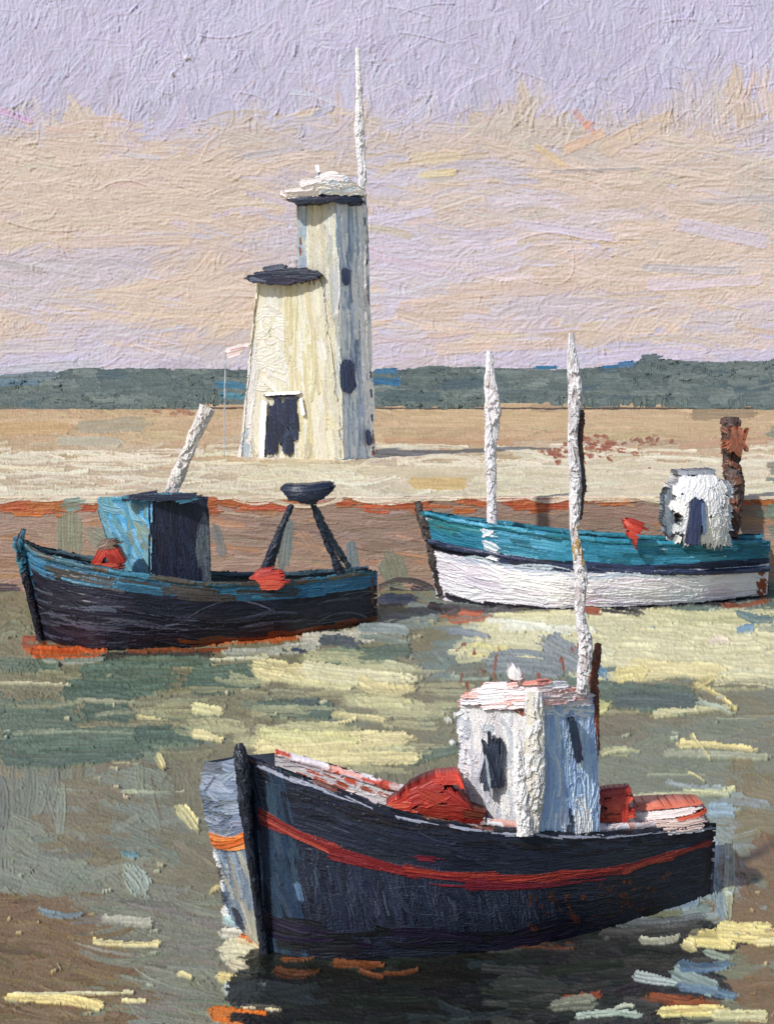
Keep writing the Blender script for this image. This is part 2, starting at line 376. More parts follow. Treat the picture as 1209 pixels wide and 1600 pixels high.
for (xa, ya, xb, yb, w, c) in [(584, 582, 622, 580, 11, (74, 118, 148)), (338, 602, 384, 606, 11, (72, 124, 150)), (345, 618, 382, 622, 9, (92, 142, 160)), (585, 596, 625, 600, 12, (60, 112, 150)), (965, 572, 992, 568, 8, (86, 130, 170)),
        (940, 576, 965, 574, 6, (60, 120, 165)), (835, 576, 870, 575, 6, (60, 118, 150)), (0, 592, 90, 588, 16, (128, 142, 145)), (0, 640, 120, 655, 16, (118, 122, 108)), (1000, 564, 1030, 560, 14, (100, 112, 114)), 
        (0, 600, 60, 600, 10, (110, 135, 150)), (600, 620, 690, 622, 14, (92, 108, 108))]:
    p.stroke(xa, ya, xb, yb, w, c, lift=.8, rim=.7, jc=8)
def FAR(u, v):
    x = -260 + 1730 * u; y = 530 + 142 * v
    Y = 203 + 26 * (1 - v) ** 1.3 + 3 * (cloudy(x, y, 200, 60, 3) - .5); return Wp(x, y, Y)
o = build('far_wood', [(p, FAR, 1.2, .72)], M_far); tag(o, 'long grey-green belt of distant woodland behind the sands', 'woodland', 'stuff')

def sandc(x, y):
    n = float(cloudy(x, y, 600, 40, 7)); r = rng.random()
    if y < 690: return (196, 166, 128) if n > .35 else (176, 148, 118)
    if y < 715: return (188, 160, 126) if r < .5 else (200, 180, 150)
    return (214, 200, 174) if n > .3 else (196, 176, 150)
SA, SB = -420, 1640
p = Paint(SA, 618, SB, 778, 0.9, base=(195, 170, 135), grain=.12)
p.scatter(900, (SA, 618, SB, 778), 150, 14, 0, sandc, jit=5, aj=1.5, lift=.3, br=.35, rim=.25, jc=9, fine=.75)
p.scatter(900, (SA, 618, SB, 778), 90, 6, 0, sandc, jit=7, aj=2, lift=.4, br=.35, rim=.3, jc=9, dry=.4)
p.scatter(240, (SA, 700, SB, 776), 100, 5, 0, (226, 214, 190), jit=6, aj=2, lift=.7, br=.3, rim=.5, jc=9, dry=.5)
for (xa, ya, xb, yb, w, c) in [(120, 668, 230, 664, 26, (168, 156, 130)), (0, 672, 110, 670, 22, (200, 164, 116)), (90, 690, 190, 692, 14, (186, 176, 154)), (640, 754, 730, 756, 20, (208, 176, 116)), (560, 738, 760, 740, 14, (208, 192, 162)),
        (640, 655, 900, 660, 22, (202, 172, 130)), (930, 660, 1140, 664, 22, (200, 172, 132)), (600, 690, 800, 694, 12, (190, 150, 110)), (1060, 700, 1200, 690, 14, (188, 150, 118)), (1080, 650, 1180, 645, 14, (150, 128, 98))]:
    p.stroke(xa, ya, xb, yb, w, c, lift=.5, rim=.4, jc=9)
for i in range(60):
    x, y = rng.normal(905, 45), rng.normal(703, 9); p.stroke(x, y, x + rng.uniform(3, 14), y + 2, rng.uniform(4, 9), (150, 82, 52), lift=.6, jc=14, dry=.3, rag=1.6)
for i in range(16):
    x, y = rng.normal(1010, 18), rng.normal(690, 4); p.stroke(x, y, x + 7, y - 3, 5, (140, 88, 60), lift=.5, jc=14, dry=.3)
for i in range(20):
    x, y = rng.uniform(220, 330), rng.uniform(636, 650); p.stroke(x, y, x + 12, y, 4, (160, 110, 80), lift=.4, dry=.5)
for i in range(70): y = rng.uniform(650, 776); p.stroke(1192 + rng.uniform(0, 260), y, 1212 + rng.uniform(0, 300), y, 11, (128 + rng.normal(0, 6), 134, 116), lift=.4, rim=.3, dry=.3, rag=1.2)
def SAND(u, v):
    x = SA + (SB - SA) * u; Y = GY(618 + 160 * v); return (x - CX) / F * Y, Y, ZT + 0 * Y
o = build('sand', [(p, SAND, 1.6, np.array([1.0, 1.0, .92]))], M_stone); tag(o, 'flat tan sand and pale paving on top of the quay', 'sand', 'structure')
o = build('ground', [(flat((190, 170, 140), 20, 20), quad((-420, 400, ZT - .05), (420, 400, ZT - .05), (-420, QY + .3, ZT - .05), (420, QY + .3, ZT - .05)), 0, 1)], M_landout)
tag(o, 'land stretching inland below the woodland', 'ground', 'structure')

p = Paint(-420, 770, 1640, 940, 0.95, base=(152, 126, 108), grain=.14)
def wallc(x, y):
    r = rng.random(); n = float(cloudy(x, y, 300, 60, 8))
    if r < .12: return (168, 128, 100)
    return (158, 132, 116) if n > .45 else (145, 122, 108)
p.scatter(1100, (-420, 770, 1640, 935), 110, 15, 2, wallc, jit=4, aj=5, lift=.35, br=.3, rim=.3, jc=6, fine=.8)
p.scatter(300, (-420, 790, 1640, 930), 80, 5, 4, wallc, jit=8, aj=5, lift=.5, br=.3, rim=.4, jc=8, dry=.45)
for i in range(230):
    x = rng.uniform(-420, 1640)
    if 850 < x < 1050 and rng.random() < .7: continue
    y = 785 + rng.normal(0, 5) + (6 if x < 100 else 0)
    p.stroke(x, y, x + rng.uniform(20, 60), y + rng.normal(0, 1.5), rng.uniform(7, 16), (166 + rng.normal(0, 8), 88 + rng.normal(0, 8), 54), lift=.7, br=.5, rim=.6, jc=14, dry=.25, rag=1.6)
p.scatter(260, (-420, 766, 1640, 776), 90, 9, 0, (208, 192, 168), jit=8, aj=1.5, lift=.9, br=.4, rim=.7, jc=10, dry=.3, rag=1.3)
for (xa, ya, xb, yb, w, c) in [(110, 800, 112, 870, 50, (128, 132, 112)), (140, 830, 190, 860, 40, (132, 138, 122)), (100, 790, 130, 785, 20, (112, 138, 132)), (450, 810, 442, 890, 26, (100, 116, 118)), (548, 845, 552, 890, 16, (104, 118, 124)),
        (610, 870, 625, 915, 40, (122, 128, 110)), (640, 930, 600, 915, 22, (118, 126, 112)), (335, 820, 350, 870, 20, (110, 112, 112)), (0, 880, 60, 884, 18, (150, 118, 96)), (470, 830, 500, 870, 24, (162, 132, 112)),
        (1130, 800, 1160, 800, 40, (132, 110, 98)), (960, 800, 1030, 812, 26, (150, 122, 108))]:
    p.stroke(xa, ya, xb, yb, w, c, lift=.5, rim=.4, jc=9, alpha=.85)
p.scatter(150, (-420, 918, 1640, 935), 60, 10, 0, (70, 62, 62), jit=8, aj=3, lift=.6, br=.4, rim=.4, jc=12, dry=.4)
for i in range(110): y = rng.uniform(784, 930); x = rng.uniform(1180, 1600); p.stroke(x, y, x + rng.uniform(10, 60), y + 3, 16, (122 + rng.normal(0, 5), 130, 114), lift=.4, rim=.3)
def QW(u, v):
    x = -420 + 2060 * u; y = 770 + 170 * v
    t = np.clip((y - 770) / 8, 0, 1); Y = QY + 0.0 * x
    X, Yy, Z = Wp(x, y, Y); Yy = Yy + 0.35 * (1 - np.sqrt(1 - (1 - t) ** 2)); Z = np.minimum(Z, ZT + 0.01); return X, Yy, Z
q = box(0, QY + 0.9, -0.6, 95, 1.1, ZT + .5, (140, 116, 100))
o = build('quay_wall', [(p, QW, 1.0, 1.05)] + q, M_stone); tag(o, 'long brown harbour quay wall with a rust-red band under its top', 'quay wall')

# ================================================================== WATER
WX0, WX1, WY0, WY1 = -190, 1400, 912, 1760
OL, BR_, GG, BG, YEL, PYEL = (124, 126, 110), (124, 104, 80), (92, 110, 100), (132, 148, 156), (230, 214, 164), (222, 212, 176)
def wc(x, y):
    n = float(cloudy(x, y, 500, 260, 9)); r = rng.random()
    if x > 1150 and y > 1180: return (122, 100, 74) if y > 1300 or n > .4 else (128, 118, 92)
    if 1085 < x <= 1150 and 1230 < y < 1450: return (142, 152, 156)
    if y > 1480 and 400 < x < 1090: return (44, 45, 44)  # near-black zone: the front boat's reflection put into the base colour
    if y > 1390 and x < 330:
        if x < 130 + (y - 1390) * .5 and n > .15: return (118, 96, 70)
        return (124, 124, 112)
    if x < 340 and y > 1190:
        if 105 < x < 185 and y < 1350: return (124, 114, 94)
        if 245 < x < 330: return (122, 116, 98)
        return (130, 134, 122) if n > .35 else (118, 122, 112)
    if y < 1190 and x < 680:
        return (116, 124, 108) if n > .3 else (128, 122, 100)
    if x > 700 and 1060 < y < 1290: return (124, 119, 98) if n < .3 else (122, 126, 111)
    if y < 1070: return (122, 132, 128) if r < .6 else (110, 122, 118)
    return (118, 118, 100) if n > .4 else (120, 116, 96)
p = Paint(WX0, WY0, WX1, WY1, 0.74, base=OL, grain=.14)
p.scatter(1500, (WX0, WY0, WX1, WY1), 90, 26, lambda x, y: 0 if y < 1200 or y > 1420 else (88 if cloudy(x, y, 300, 300, 4) > .5 else 12), wc, jit=3, aj=10, lift=.35, br=.28, rim=.3, jc=5)
p.scatter(1700, (WX0, WY0, WX1, WY1), 60, 11, lambda x, y: 0 if y < 1200 or y > 1420 else (85 if cloudy(x, y, 300, 300, 4) > .5 else 5), wc, jit=5, aj=12, alpha=.8, lift=.4, br=.3, rim=.35, jc=6, dry=.3)
p.scatter(260, (WX0, 1400, 340, WY1), 110, 9, 8, lambda x, y: wc(x, y), jit=8, aj=6, lift=.4, br=.3, rim=.3, dry=.45)
def lst(L, **kw):
    for s in L:
        s = s[:4] + (s[4] * (1.25 if s[4] > 9 and s[5][0] > 190 else 1),) + s[5:]
        p.stroke(*s[:5], s[5], bend=rng.normal(0, 3), **{**dict(lift=.9, br=.6, rim=1.0, jc=11), **kw})
for i in range(110):   # thin broken glints drawn across
    x, y = rng.uniform(WX0, WX1), rng.uniform(960, 1240); c = wc(x, y); g = rng.uniform(12, 46)
    p.stroke(x, y, x + rng.uniform(30, 110), y + rng.normal(0, 3), rng.uniform(3, 6), (c[0] + g, c[1] + g, c[2] + g * .7), dry=.5, lift=.6, rim=.7)
G1, G2, G3 = (84, 102, 92), (96, 113, 100), (78, 92, 92)
# bottle-green swells on the left
lst([(120, 1068, 270, 1062, 40, G2, -4), (290, 1072, 410, 1058, 32, G1), (300, 1056, 420, 1048, 22, G2), (100, 1084, 205, 1092, 34, G1), (130, 1115, 205, 1122, 22, G1), (0, 1128, 122, 1124, 40, G2), (0, 1172, 225, 1176, 40, G1),
     (20, 1160, 300, 1152, 26, G2), (210, 1152, 320, 1150, 26, G1), (400, 1108, 520, 1112, 24, G1), (460, 1100, 500, 1098, 20, G3), (500, 1036, 620, 1030, 30, G2), (590, 1022, 640, 1020, 16, G1), (930, 1082, 1085, 1098, 34, G1),
     (960, 1098, 1090, 1104, 22, G3), (880, 1076, 960, 1080, 26, G2), (570, 1190, 640, 1180, 18, G2), (640, 1196, 720, 1170, 20, G2), (0, 1040, 90, 1046, 18, G2), (100, 1030, 330, 1036, 14, G2)])
for (xa, ya, xb, yb, w, c) in [(0, 1102, 130, 1100, 9, (146, 144, 118)), (120, 1098, 330, 1094, 8, (150, 148, 124)), (200, 1134, 400, 1130, 12, (134, 128, 104)), (20, 1150, 210, 1148, 6, (140, 146, 126)), (240, 1088, 420, 1086, 9, (148, 142, 112)), (320, 1106, 420, 1128, 18, (130, 124, 100)),
        (60, 1056, 130, 1060, 12, (140, 136, 110)), (250, 1180, 330, 1176, 16, (128, 124, 100)), (150, 1120, 260, 1118, 7, (150, 150, 128)), (420, 1086, 480, 1090, 14, (140, 138, 114))]:
    p.stroke(xa, ya, xb, yb, w, c, bend=rng.normal(0, 3), lift=.8, br=.6, rim=.8, jc=10, dry=.15)
lst([(-150, 1100, 10, 1104, 40, G2), (-180, 1180, -20, 1174, 36, G1), (1230, 1090, 1380, 1100, 34, G2), (1240, 1150, 1390, 1160, 26, G2)])
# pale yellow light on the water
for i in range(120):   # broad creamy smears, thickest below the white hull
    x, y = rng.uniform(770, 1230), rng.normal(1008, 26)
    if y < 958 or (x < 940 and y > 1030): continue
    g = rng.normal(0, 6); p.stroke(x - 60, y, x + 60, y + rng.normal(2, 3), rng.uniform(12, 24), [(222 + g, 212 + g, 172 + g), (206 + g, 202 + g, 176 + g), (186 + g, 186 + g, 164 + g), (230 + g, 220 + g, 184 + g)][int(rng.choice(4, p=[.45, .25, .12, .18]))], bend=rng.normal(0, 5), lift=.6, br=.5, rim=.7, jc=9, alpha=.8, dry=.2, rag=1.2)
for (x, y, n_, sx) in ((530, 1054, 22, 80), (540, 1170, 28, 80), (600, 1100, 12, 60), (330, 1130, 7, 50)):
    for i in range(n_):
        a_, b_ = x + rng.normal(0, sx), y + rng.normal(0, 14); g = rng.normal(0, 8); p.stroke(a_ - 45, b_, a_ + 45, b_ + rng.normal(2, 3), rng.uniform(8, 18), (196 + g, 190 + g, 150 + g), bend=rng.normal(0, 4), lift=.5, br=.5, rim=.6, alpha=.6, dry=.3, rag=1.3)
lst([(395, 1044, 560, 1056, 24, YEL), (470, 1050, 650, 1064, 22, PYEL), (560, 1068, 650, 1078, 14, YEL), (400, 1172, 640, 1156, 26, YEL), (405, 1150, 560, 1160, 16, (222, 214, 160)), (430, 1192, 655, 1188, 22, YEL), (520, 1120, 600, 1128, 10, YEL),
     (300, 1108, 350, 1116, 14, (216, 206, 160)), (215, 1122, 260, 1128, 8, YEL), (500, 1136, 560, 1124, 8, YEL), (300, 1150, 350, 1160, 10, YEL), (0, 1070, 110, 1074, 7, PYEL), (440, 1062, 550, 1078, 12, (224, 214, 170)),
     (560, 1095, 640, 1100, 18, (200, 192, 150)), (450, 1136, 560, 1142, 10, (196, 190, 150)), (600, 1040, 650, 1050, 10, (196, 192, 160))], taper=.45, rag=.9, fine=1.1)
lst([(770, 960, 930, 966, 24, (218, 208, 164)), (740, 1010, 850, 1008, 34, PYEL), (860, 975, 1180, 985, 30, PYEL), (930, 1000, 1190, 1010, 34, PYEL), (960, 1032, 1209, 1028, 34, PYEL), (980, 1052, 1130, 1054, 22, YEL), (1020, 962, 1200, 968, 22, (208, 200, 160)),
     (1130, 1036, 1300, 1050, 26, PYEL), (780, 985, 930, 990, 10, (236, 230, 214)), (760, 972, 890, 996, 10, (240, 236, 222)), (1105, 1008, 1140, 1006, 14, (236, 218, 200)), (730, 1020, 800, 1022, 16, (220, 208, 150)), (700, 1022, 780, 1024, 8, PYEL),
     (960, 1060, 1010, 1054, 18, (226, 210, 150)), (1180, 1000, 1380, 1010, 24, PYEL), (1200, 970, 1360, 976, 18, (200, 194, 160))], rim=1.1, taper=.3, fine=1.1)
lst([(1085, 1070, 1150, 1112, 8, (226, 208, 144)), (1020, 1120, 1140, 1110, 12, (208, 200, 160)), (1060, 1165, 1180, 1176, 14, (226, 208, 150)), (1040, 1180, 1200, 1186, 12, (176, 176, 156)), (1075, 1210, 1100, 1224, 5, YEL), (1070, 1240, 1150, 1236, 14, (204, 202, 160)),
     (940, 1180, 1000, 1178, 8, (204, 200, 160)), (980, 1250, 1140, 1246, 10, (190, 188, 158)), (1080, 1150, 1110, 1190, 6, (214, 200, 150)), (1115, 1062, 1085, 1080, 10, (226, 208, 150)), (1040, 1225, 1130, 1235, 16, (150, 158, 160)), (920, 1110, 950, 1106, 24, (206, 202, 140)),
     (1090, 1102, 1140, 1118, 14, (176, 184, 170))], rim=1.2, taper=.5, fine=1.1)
lst([(145, 1474, 250, 1478, 7, YEL), (280, 1265, 306, 1296, 16, (224, 212, 160)), (246, 1182, 256, 1202, 9, YEL), (278, 1525, 300, 1532, 6, YEL), (10, 1562, 160, 1574, 12, (238, 214, 150)), (20, 1556, 210, 1554, 6, PYEL), (190, 1568, 230, 1566, 5, YEL),
     (198, 1242, 200, 1250, 4, (220, 200, 180)), (160, 1440, 240, 1446, 12, (172, 168, 156)), (60, 1425, 130, 1430, 8, (122, 136, 148)), (200, 1360, 225, 1400, 34, (156, 166, 160)), (190, 1335, 215, 1340, 12, (110, 146, 162)), (330, 1398, 352, 1390, 10, (230, 208, 150))])
# broken colour under the bow: its reflection painted into the water
lst([(345, 1428, 405, 1424, 16, (228, 224, 224)), (350, 1440, 375, 1452, 16, (182, 205, 214)), (380, 1432, 400, 1462, 16, (232, 228, 226)), (345, 1462, 400, 1468, 14, (214, 206, 196)), (372, 1472, 420, 1486, 18, (206, 106, 52)), (345, 1490, 410, 1500, 22, (222, 212, 186)),
     (360, 1510, 425, 1522, 18, (220, 204, 178)), (340, 1530, 415, 1528, 16, (232, 208, 148)), (350, 1546, 420, 1550, 14, (190, 196, 200)), (365, 1560, 430, 1566, 14, (142, 158, 188)), (330, 1586, 420, 1596, 20, (226, 120, 48)), (380, 1578, 440, 1582, 10, (228, 208, 176)),
     (350, 1420, 395, 1414, 8, (150, 70, 40)), (345, 1620, 420, 1628, 16, (220, 206, 180)), (350, 1650, 430, 1660, 14, (180, 196, 210))], rim=1.3, lift=1.2)
# dark reflection of the hull, painted into the water colour
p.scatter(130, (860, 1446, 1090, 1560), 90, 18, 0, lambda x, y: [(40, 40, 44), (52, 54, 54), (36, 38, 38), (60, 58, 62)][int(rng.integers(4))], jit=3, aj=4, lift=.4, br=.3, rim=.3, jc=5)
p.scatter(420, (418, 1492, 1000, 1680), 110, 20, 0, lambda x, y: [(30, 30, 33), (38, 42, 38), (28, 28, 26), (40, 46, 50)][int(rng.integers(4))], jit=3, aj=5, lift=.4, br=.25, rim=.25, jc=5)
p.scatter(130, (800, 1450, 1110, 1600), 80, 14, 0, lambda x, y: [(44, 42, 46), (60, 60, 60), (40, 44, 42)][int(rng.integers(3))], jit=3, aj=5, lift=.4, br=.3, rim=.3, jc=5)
lst([(440, 1500, 500, 1492, 7, (150, 84, 46)), (430, 1520, 500, 1520, 12, (84, 48, 30)), (520, 1508, 600, 1512, 10, (108, 60, 36)), (600, 1524, 650, 1520, 8, (120, 66, 40)), (560, 1518, 600, 1528, 8, (104, 60, 40)), (780, 1478, 900, 1482, 12, (92, 56, 40)),
     (880, 1562, 940, 1558, 12, (130, 62, 40)), (1010, 1562, 1130, 1578, 22, (126, 66, 40)), (1050, 1574, 1100, 1570, 16, (140, 74, 40))], dry=.25, rag=1.4)
lst([(1075, 1470, 1150, 1474, 20, (236, 216, 150)), (1120, 1456, 1209, 1462, 22, (238, 218, 154)), (1180, 1476, 1290, 1478, 14, YEL), (1170, 1446, 1180, 1456, 8, YEL), (1065, 1478, 1085, 1486, 12, YEL), (1030, 1586, 1130, 1582, 20, (238, 218, 150)), (1110, 1590, 1200, 1592, 12, (210, 202, 160)),
     (990, 1528, 1060, 1540, 12, (190, 200, 202)), (1050, 1520, 1120, 1550, 20, (148, 164, 164)), (1060, 1510, 1140, 1510, 18, (96, 122, 152)), (1060, 1545, 1150, 1560, 16, (110, 134, 160)), (860, 1576, 930, 1570, 22, (128, 128, 116)), (900, 1592, 1000, 1590, 16, (178, 190, 180)),
     (960, 1580, 990, 1576, 8, (205, 205, 190)), (1100, 1490, 1140, 1500, 14, (156, 168, 156)), (930, 1428, 1090, 1412, 14, (140, 158, 180)), (960, 1442, 1100, 1434, 16, (108, 112, 118)), (940, 1460, 1090, 1454, 20, (84, 82, 84)), (1000, 1472, 1060, 1468, 8, (178, 176, 160)),
     (1112, 1310, 1112, 1400, 20, (150, 170, 186)), (1140, 1320, 1136, 1440, 16, (176, 182, 160)), (1105, 1270, 1150, 1272, 22, (150, 172, 190)), (1125, 1400, 1130, 1440, 26, (142, 158, 172))])
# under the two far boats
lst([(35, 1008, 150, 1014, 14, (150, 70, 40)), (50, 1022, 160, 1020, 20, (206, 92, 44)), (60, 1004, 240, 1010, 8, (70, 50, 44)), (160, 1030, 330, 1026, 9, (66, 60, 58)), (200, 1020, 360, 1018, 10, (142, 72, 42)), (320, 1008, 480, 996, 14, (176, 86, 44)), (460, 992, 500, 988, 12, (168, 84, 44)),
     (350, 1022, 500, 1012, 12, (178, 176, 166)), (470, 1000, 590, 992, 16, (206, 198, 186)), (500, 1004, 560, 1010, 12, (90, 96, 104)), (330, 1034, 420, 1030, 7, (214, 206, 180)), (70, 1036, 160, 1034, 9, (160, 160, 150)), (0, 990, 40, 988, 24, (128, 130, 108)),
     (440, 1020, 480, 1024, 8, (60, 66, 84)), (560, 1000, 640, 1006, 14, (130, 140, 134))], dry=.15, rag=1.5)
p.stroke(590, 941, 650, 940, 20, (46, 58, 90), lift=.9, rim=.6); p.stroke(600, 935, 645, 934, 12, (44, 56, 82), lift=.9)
lst([ (590, 970, 680, 968, 24, (128, 138, 136)), (640, 950, 690, 960, 14, (120, 130, 134)), (560, 985, 640, 990, 12, (150, 160, 164)), (700, 962, 760, 966, 24, (180, 84, 42)), (690, 958, 720, 956, 12, (60, 44, 44)),  # orange-brown block is the white boat's reflection, painted in
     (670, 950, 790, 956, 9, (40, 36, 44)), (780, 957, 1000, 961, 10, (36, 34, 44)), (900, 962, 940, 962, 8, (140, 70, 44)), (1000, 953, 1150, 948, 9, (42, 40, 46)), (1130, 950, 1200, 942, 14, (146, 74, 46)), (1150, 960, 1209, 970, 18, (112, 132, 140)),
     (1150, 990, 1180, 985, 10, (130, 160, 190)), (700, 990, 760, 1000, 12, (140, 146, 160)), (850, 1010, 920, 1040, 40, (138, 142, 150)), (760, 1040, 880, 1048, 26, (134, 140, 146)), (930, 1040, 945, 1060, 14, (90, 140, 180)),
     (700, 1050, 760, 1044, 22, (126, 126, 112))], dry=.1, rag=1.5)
for i in range(26):
    x, y = rng.uniform(700, 960), rng.uniform(1000, 1100); p.stroke(x, y, x + rng.normal(0, 3), y + rng.uniform(8, 24), rng.uniform(4, 8), (140, 72, 44), dry=.35, lift=.5, rag=1.5)
for x, y in ((706, 1164), (700, 1128), (712, 1120)): p.stroke(x - 3, y, x + 3, y + 2, 9, (238, 236, 240), lift=2)
clusters(p, 700, (0, 950, 1209, 1600), lambda x, y: 0, 18, 4, .35)
p.ridges(60, (0, 950, 1209, 1600), 60, 0.8, 0, 10)
for i in range(150):   # pale highlight flecks painted on, and crumbs of paint
    x, y = rng.uniform(0, 1209), rng.uniform(950, 1600)
    if 410 < x < 1110 and y > 1180: continue
    c = wc(x, y); p.stroke(x, y, x + rng.uniform(2, 14), y + rng.normal(0, 2), rng.uniform(2, 4), (c[0] + 60, c[1] + 60, c[2] + 55), lift=1.6, rim=.5, rag=1.4)
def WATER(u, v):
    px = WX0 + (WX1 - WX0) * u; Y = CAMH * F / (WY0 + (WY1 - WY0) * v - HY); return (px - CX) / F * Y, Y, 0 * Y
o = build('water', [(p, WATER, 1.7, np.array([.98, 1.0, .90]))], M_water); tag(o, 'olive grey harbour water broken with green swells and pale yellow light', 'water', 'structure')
o = build('water', [(flat(OL, 20, 20), quad((-420, 395, -.12), (420, 395, -.12), (-420, -60, -.12), (420, -60, -.12)), 0, 1)], M_waterout)
tag(o, 'open harbour water beyond the view', 'water', 'structure')

# ================================================================== LIGHTHOUSE
def face(tl, tr, bl, br, paint, k=1.1, gain=1.0, relief=1.0, m=4):
    """one flat wall painted a little past its edges; corners as world points"""
    tl, tr, bl, br = (np.array(q, float) for q in (tl, tr, bl, br))
    sc_ = F / ((tl[1] + br[1]) / 2); dd = lambda a, b: np.linalg.norm(a - b) * sc_
    w = max(dd(tl, tr), dd(bl, br)); h = max(dd(tl, bl), dd(tr, br))
    p = Paint(-m, -m, w + m, h + m, k); 
    j0, i0 = int(m * k), int(m * k); p.A[j0:p.ny - j0, i0:p.nx - i0] = True
    paint(p, w, h)
    def S(u, v):
        uu, vv = (u * (w + 2 * m) - m) / w, (v * (h + 2 * m) - m) / h
        return quad(tl, tr, bl, br)(uu, vv)
    return (p, S, relief, gain)
TY = (CAMH - ZT) * F / 120.0       # distance of the tower's foot (row 720)
def T3(px, py, Y=TY): return tuple(float(q) for q in Wp(px, py, Y))
lh = root('lighthouse', (T3(500, 720)[0], TY + 1.5, ZT), 'cream and white square lighthouse with dark slab roof and lower annexe', 'lighthouse')
CR = (232, 226, 204)
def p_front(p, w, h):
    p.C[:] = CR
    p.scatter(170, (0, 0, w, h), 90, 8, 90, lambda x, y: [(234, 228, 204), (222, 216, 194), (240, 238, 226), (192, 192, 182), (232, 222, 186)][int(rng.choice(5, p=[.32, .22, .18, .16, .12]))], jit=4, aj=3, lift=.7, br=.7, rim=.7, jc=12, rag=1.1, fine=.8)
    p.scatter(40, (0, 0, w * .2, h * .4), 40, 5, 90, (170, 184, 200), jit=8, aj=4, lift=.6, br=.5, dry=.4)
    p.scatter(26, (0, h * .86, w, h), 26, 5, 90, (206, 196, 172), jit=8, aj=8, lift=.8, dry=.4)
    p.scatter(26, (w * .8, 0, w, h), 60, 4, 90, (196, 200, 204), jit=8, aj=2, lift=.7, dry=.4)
    for y in (60, 75, 110): p.stroke(3, y, 6, y + 12, 4, (130, 74, 54), lift=.5, rag=1.5)
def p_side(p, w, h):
    p.C[:] = (176, 186, 200)  # shaded side wall: blue-grey shade put into its base colour
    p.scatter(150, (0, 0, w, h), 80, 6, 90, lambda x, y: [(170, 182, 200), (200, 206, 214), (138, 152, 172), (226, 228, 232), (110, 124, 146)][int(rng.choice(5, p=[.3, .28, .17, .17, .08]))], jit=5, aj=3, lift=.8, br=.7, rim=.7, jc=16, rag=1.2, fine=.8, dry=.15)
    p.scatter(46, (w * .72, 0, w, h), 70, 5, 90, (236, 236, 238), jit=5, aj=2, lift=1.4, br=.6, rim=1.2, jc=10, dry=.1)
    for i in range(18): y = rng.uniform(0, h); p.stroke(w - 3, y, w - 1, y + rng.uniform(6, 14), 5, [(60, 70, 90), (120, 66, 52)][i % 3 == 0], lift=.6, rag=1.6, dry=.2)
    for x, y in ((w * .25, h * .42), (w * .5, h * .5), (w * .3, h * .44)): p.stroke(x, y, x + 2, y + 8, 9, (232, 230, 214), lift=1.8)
# shaft: corner line 524(top)->532(foot); front face turns left, side face turns right
c_t, c_b = T3(526, 310, TY), T3(534, 722, TY)
f_t, f_b = T3(468, 312, TY + 1.3), T3(462, 716, TY + 1.4)
s_t, s_b = T3(569, 309, TY + 1.5), T3(584, 716, TY + 1.7)
b_t = tuple(np.array(f_t) + np.array(s_t) - np.array(c_t)); b_b = tuple(np.array(f_b) + np.array(s_b) - np.array(c_b))
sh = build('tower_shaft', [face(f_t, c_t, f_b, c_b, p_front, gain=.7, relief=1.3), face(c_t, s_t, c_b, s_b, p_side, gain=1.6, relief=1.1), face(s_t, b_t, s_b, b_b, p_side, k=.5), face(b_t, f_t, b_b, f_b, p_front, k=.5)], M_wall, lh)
# annexe in front of the shaft
def p_ann(p, w, h):
    p.C[:] = (238, 231, 206)
    p.scatter(90, (0, 0, w, h), 60, 11, 90, lambda x, y: [(238, 232, 210), (228, 222, 200), (242, 239, 230)][int(rng.integers(3))], jit=4, aj=12, lift=.6, br=.5, rim=.6, jc=8)
    p.scatter(30, (10, h * .1, w * .4, h * .6), 34, 11, 0, (242, 238, 226), jit=4, aj=14, lift=.8, rim=1.0, br=.4, jc=6)
    p.scatter(26, (w * .45, 0, w, h), 100, 6, 90, (226, 216, 176), jit=5, aj=3, lift=.8, br=.6, rim=.8, jc=10)
    p.scatter(26, (-2, h * .4, 12, h), 50, 7, 94, (238, 234, 232), jit=4, aj=5, lift=1.2, rim=1.1)
    p.scatter(14, (-4, h * .85, 10, h), 22, 6, 96, (176, 194, 206), jit=6, aj=8, lift=1)
    p.scatter(16, (0, h * .9, w, h), 22, 5, 90, (196, 186, 164), jit=8, aj=12, dry=.4)
    p.scatter(36, (w - 7, h * .05, w + 7, h * .95), 60, 6, 90, (226, 220, 198), jit=7, aj=3, lift=.5, br=.6, rim=.4, dry=.2)
aY = TY - 0.5
PA = lambda q, o=.12: (lambda px: TY - .06 + 2.96 * (534 - px) / 155 * q - o)
a_tl, a_tr, a_bl, a_br = T3(405, 440, TY + 2.5), T3(501, 446, TY + .47), T3(379, 724, TY + 2.9), T3(531, 724, TY - .02)
e_t, e_b = T3(407, 440, TY + 4.2), T3(383, 722, TY + 4.4)
def p_annr(p, w, h): p.C[:] = (226, 218, 184); p.scatter(70, (0, 0, w, h), 80, 5, 90, (222, 214, 180), jit=12, aj=3, lift=.8, br=.6, rim=.7, jc=14)
d_t, d_b = T3(499, 446, TY + 1.0), T3(536, 724, TY + .4)
an = build('annexe', [face(a_tl, a_tr, a_bl, a_br, p_ann, relief=1.4, gain=.72, m=10), face(e_t, a_tl, e_b, a_bl, p_ann, k=.5)], M_wall, lh)
NV = (38, 44, 64)
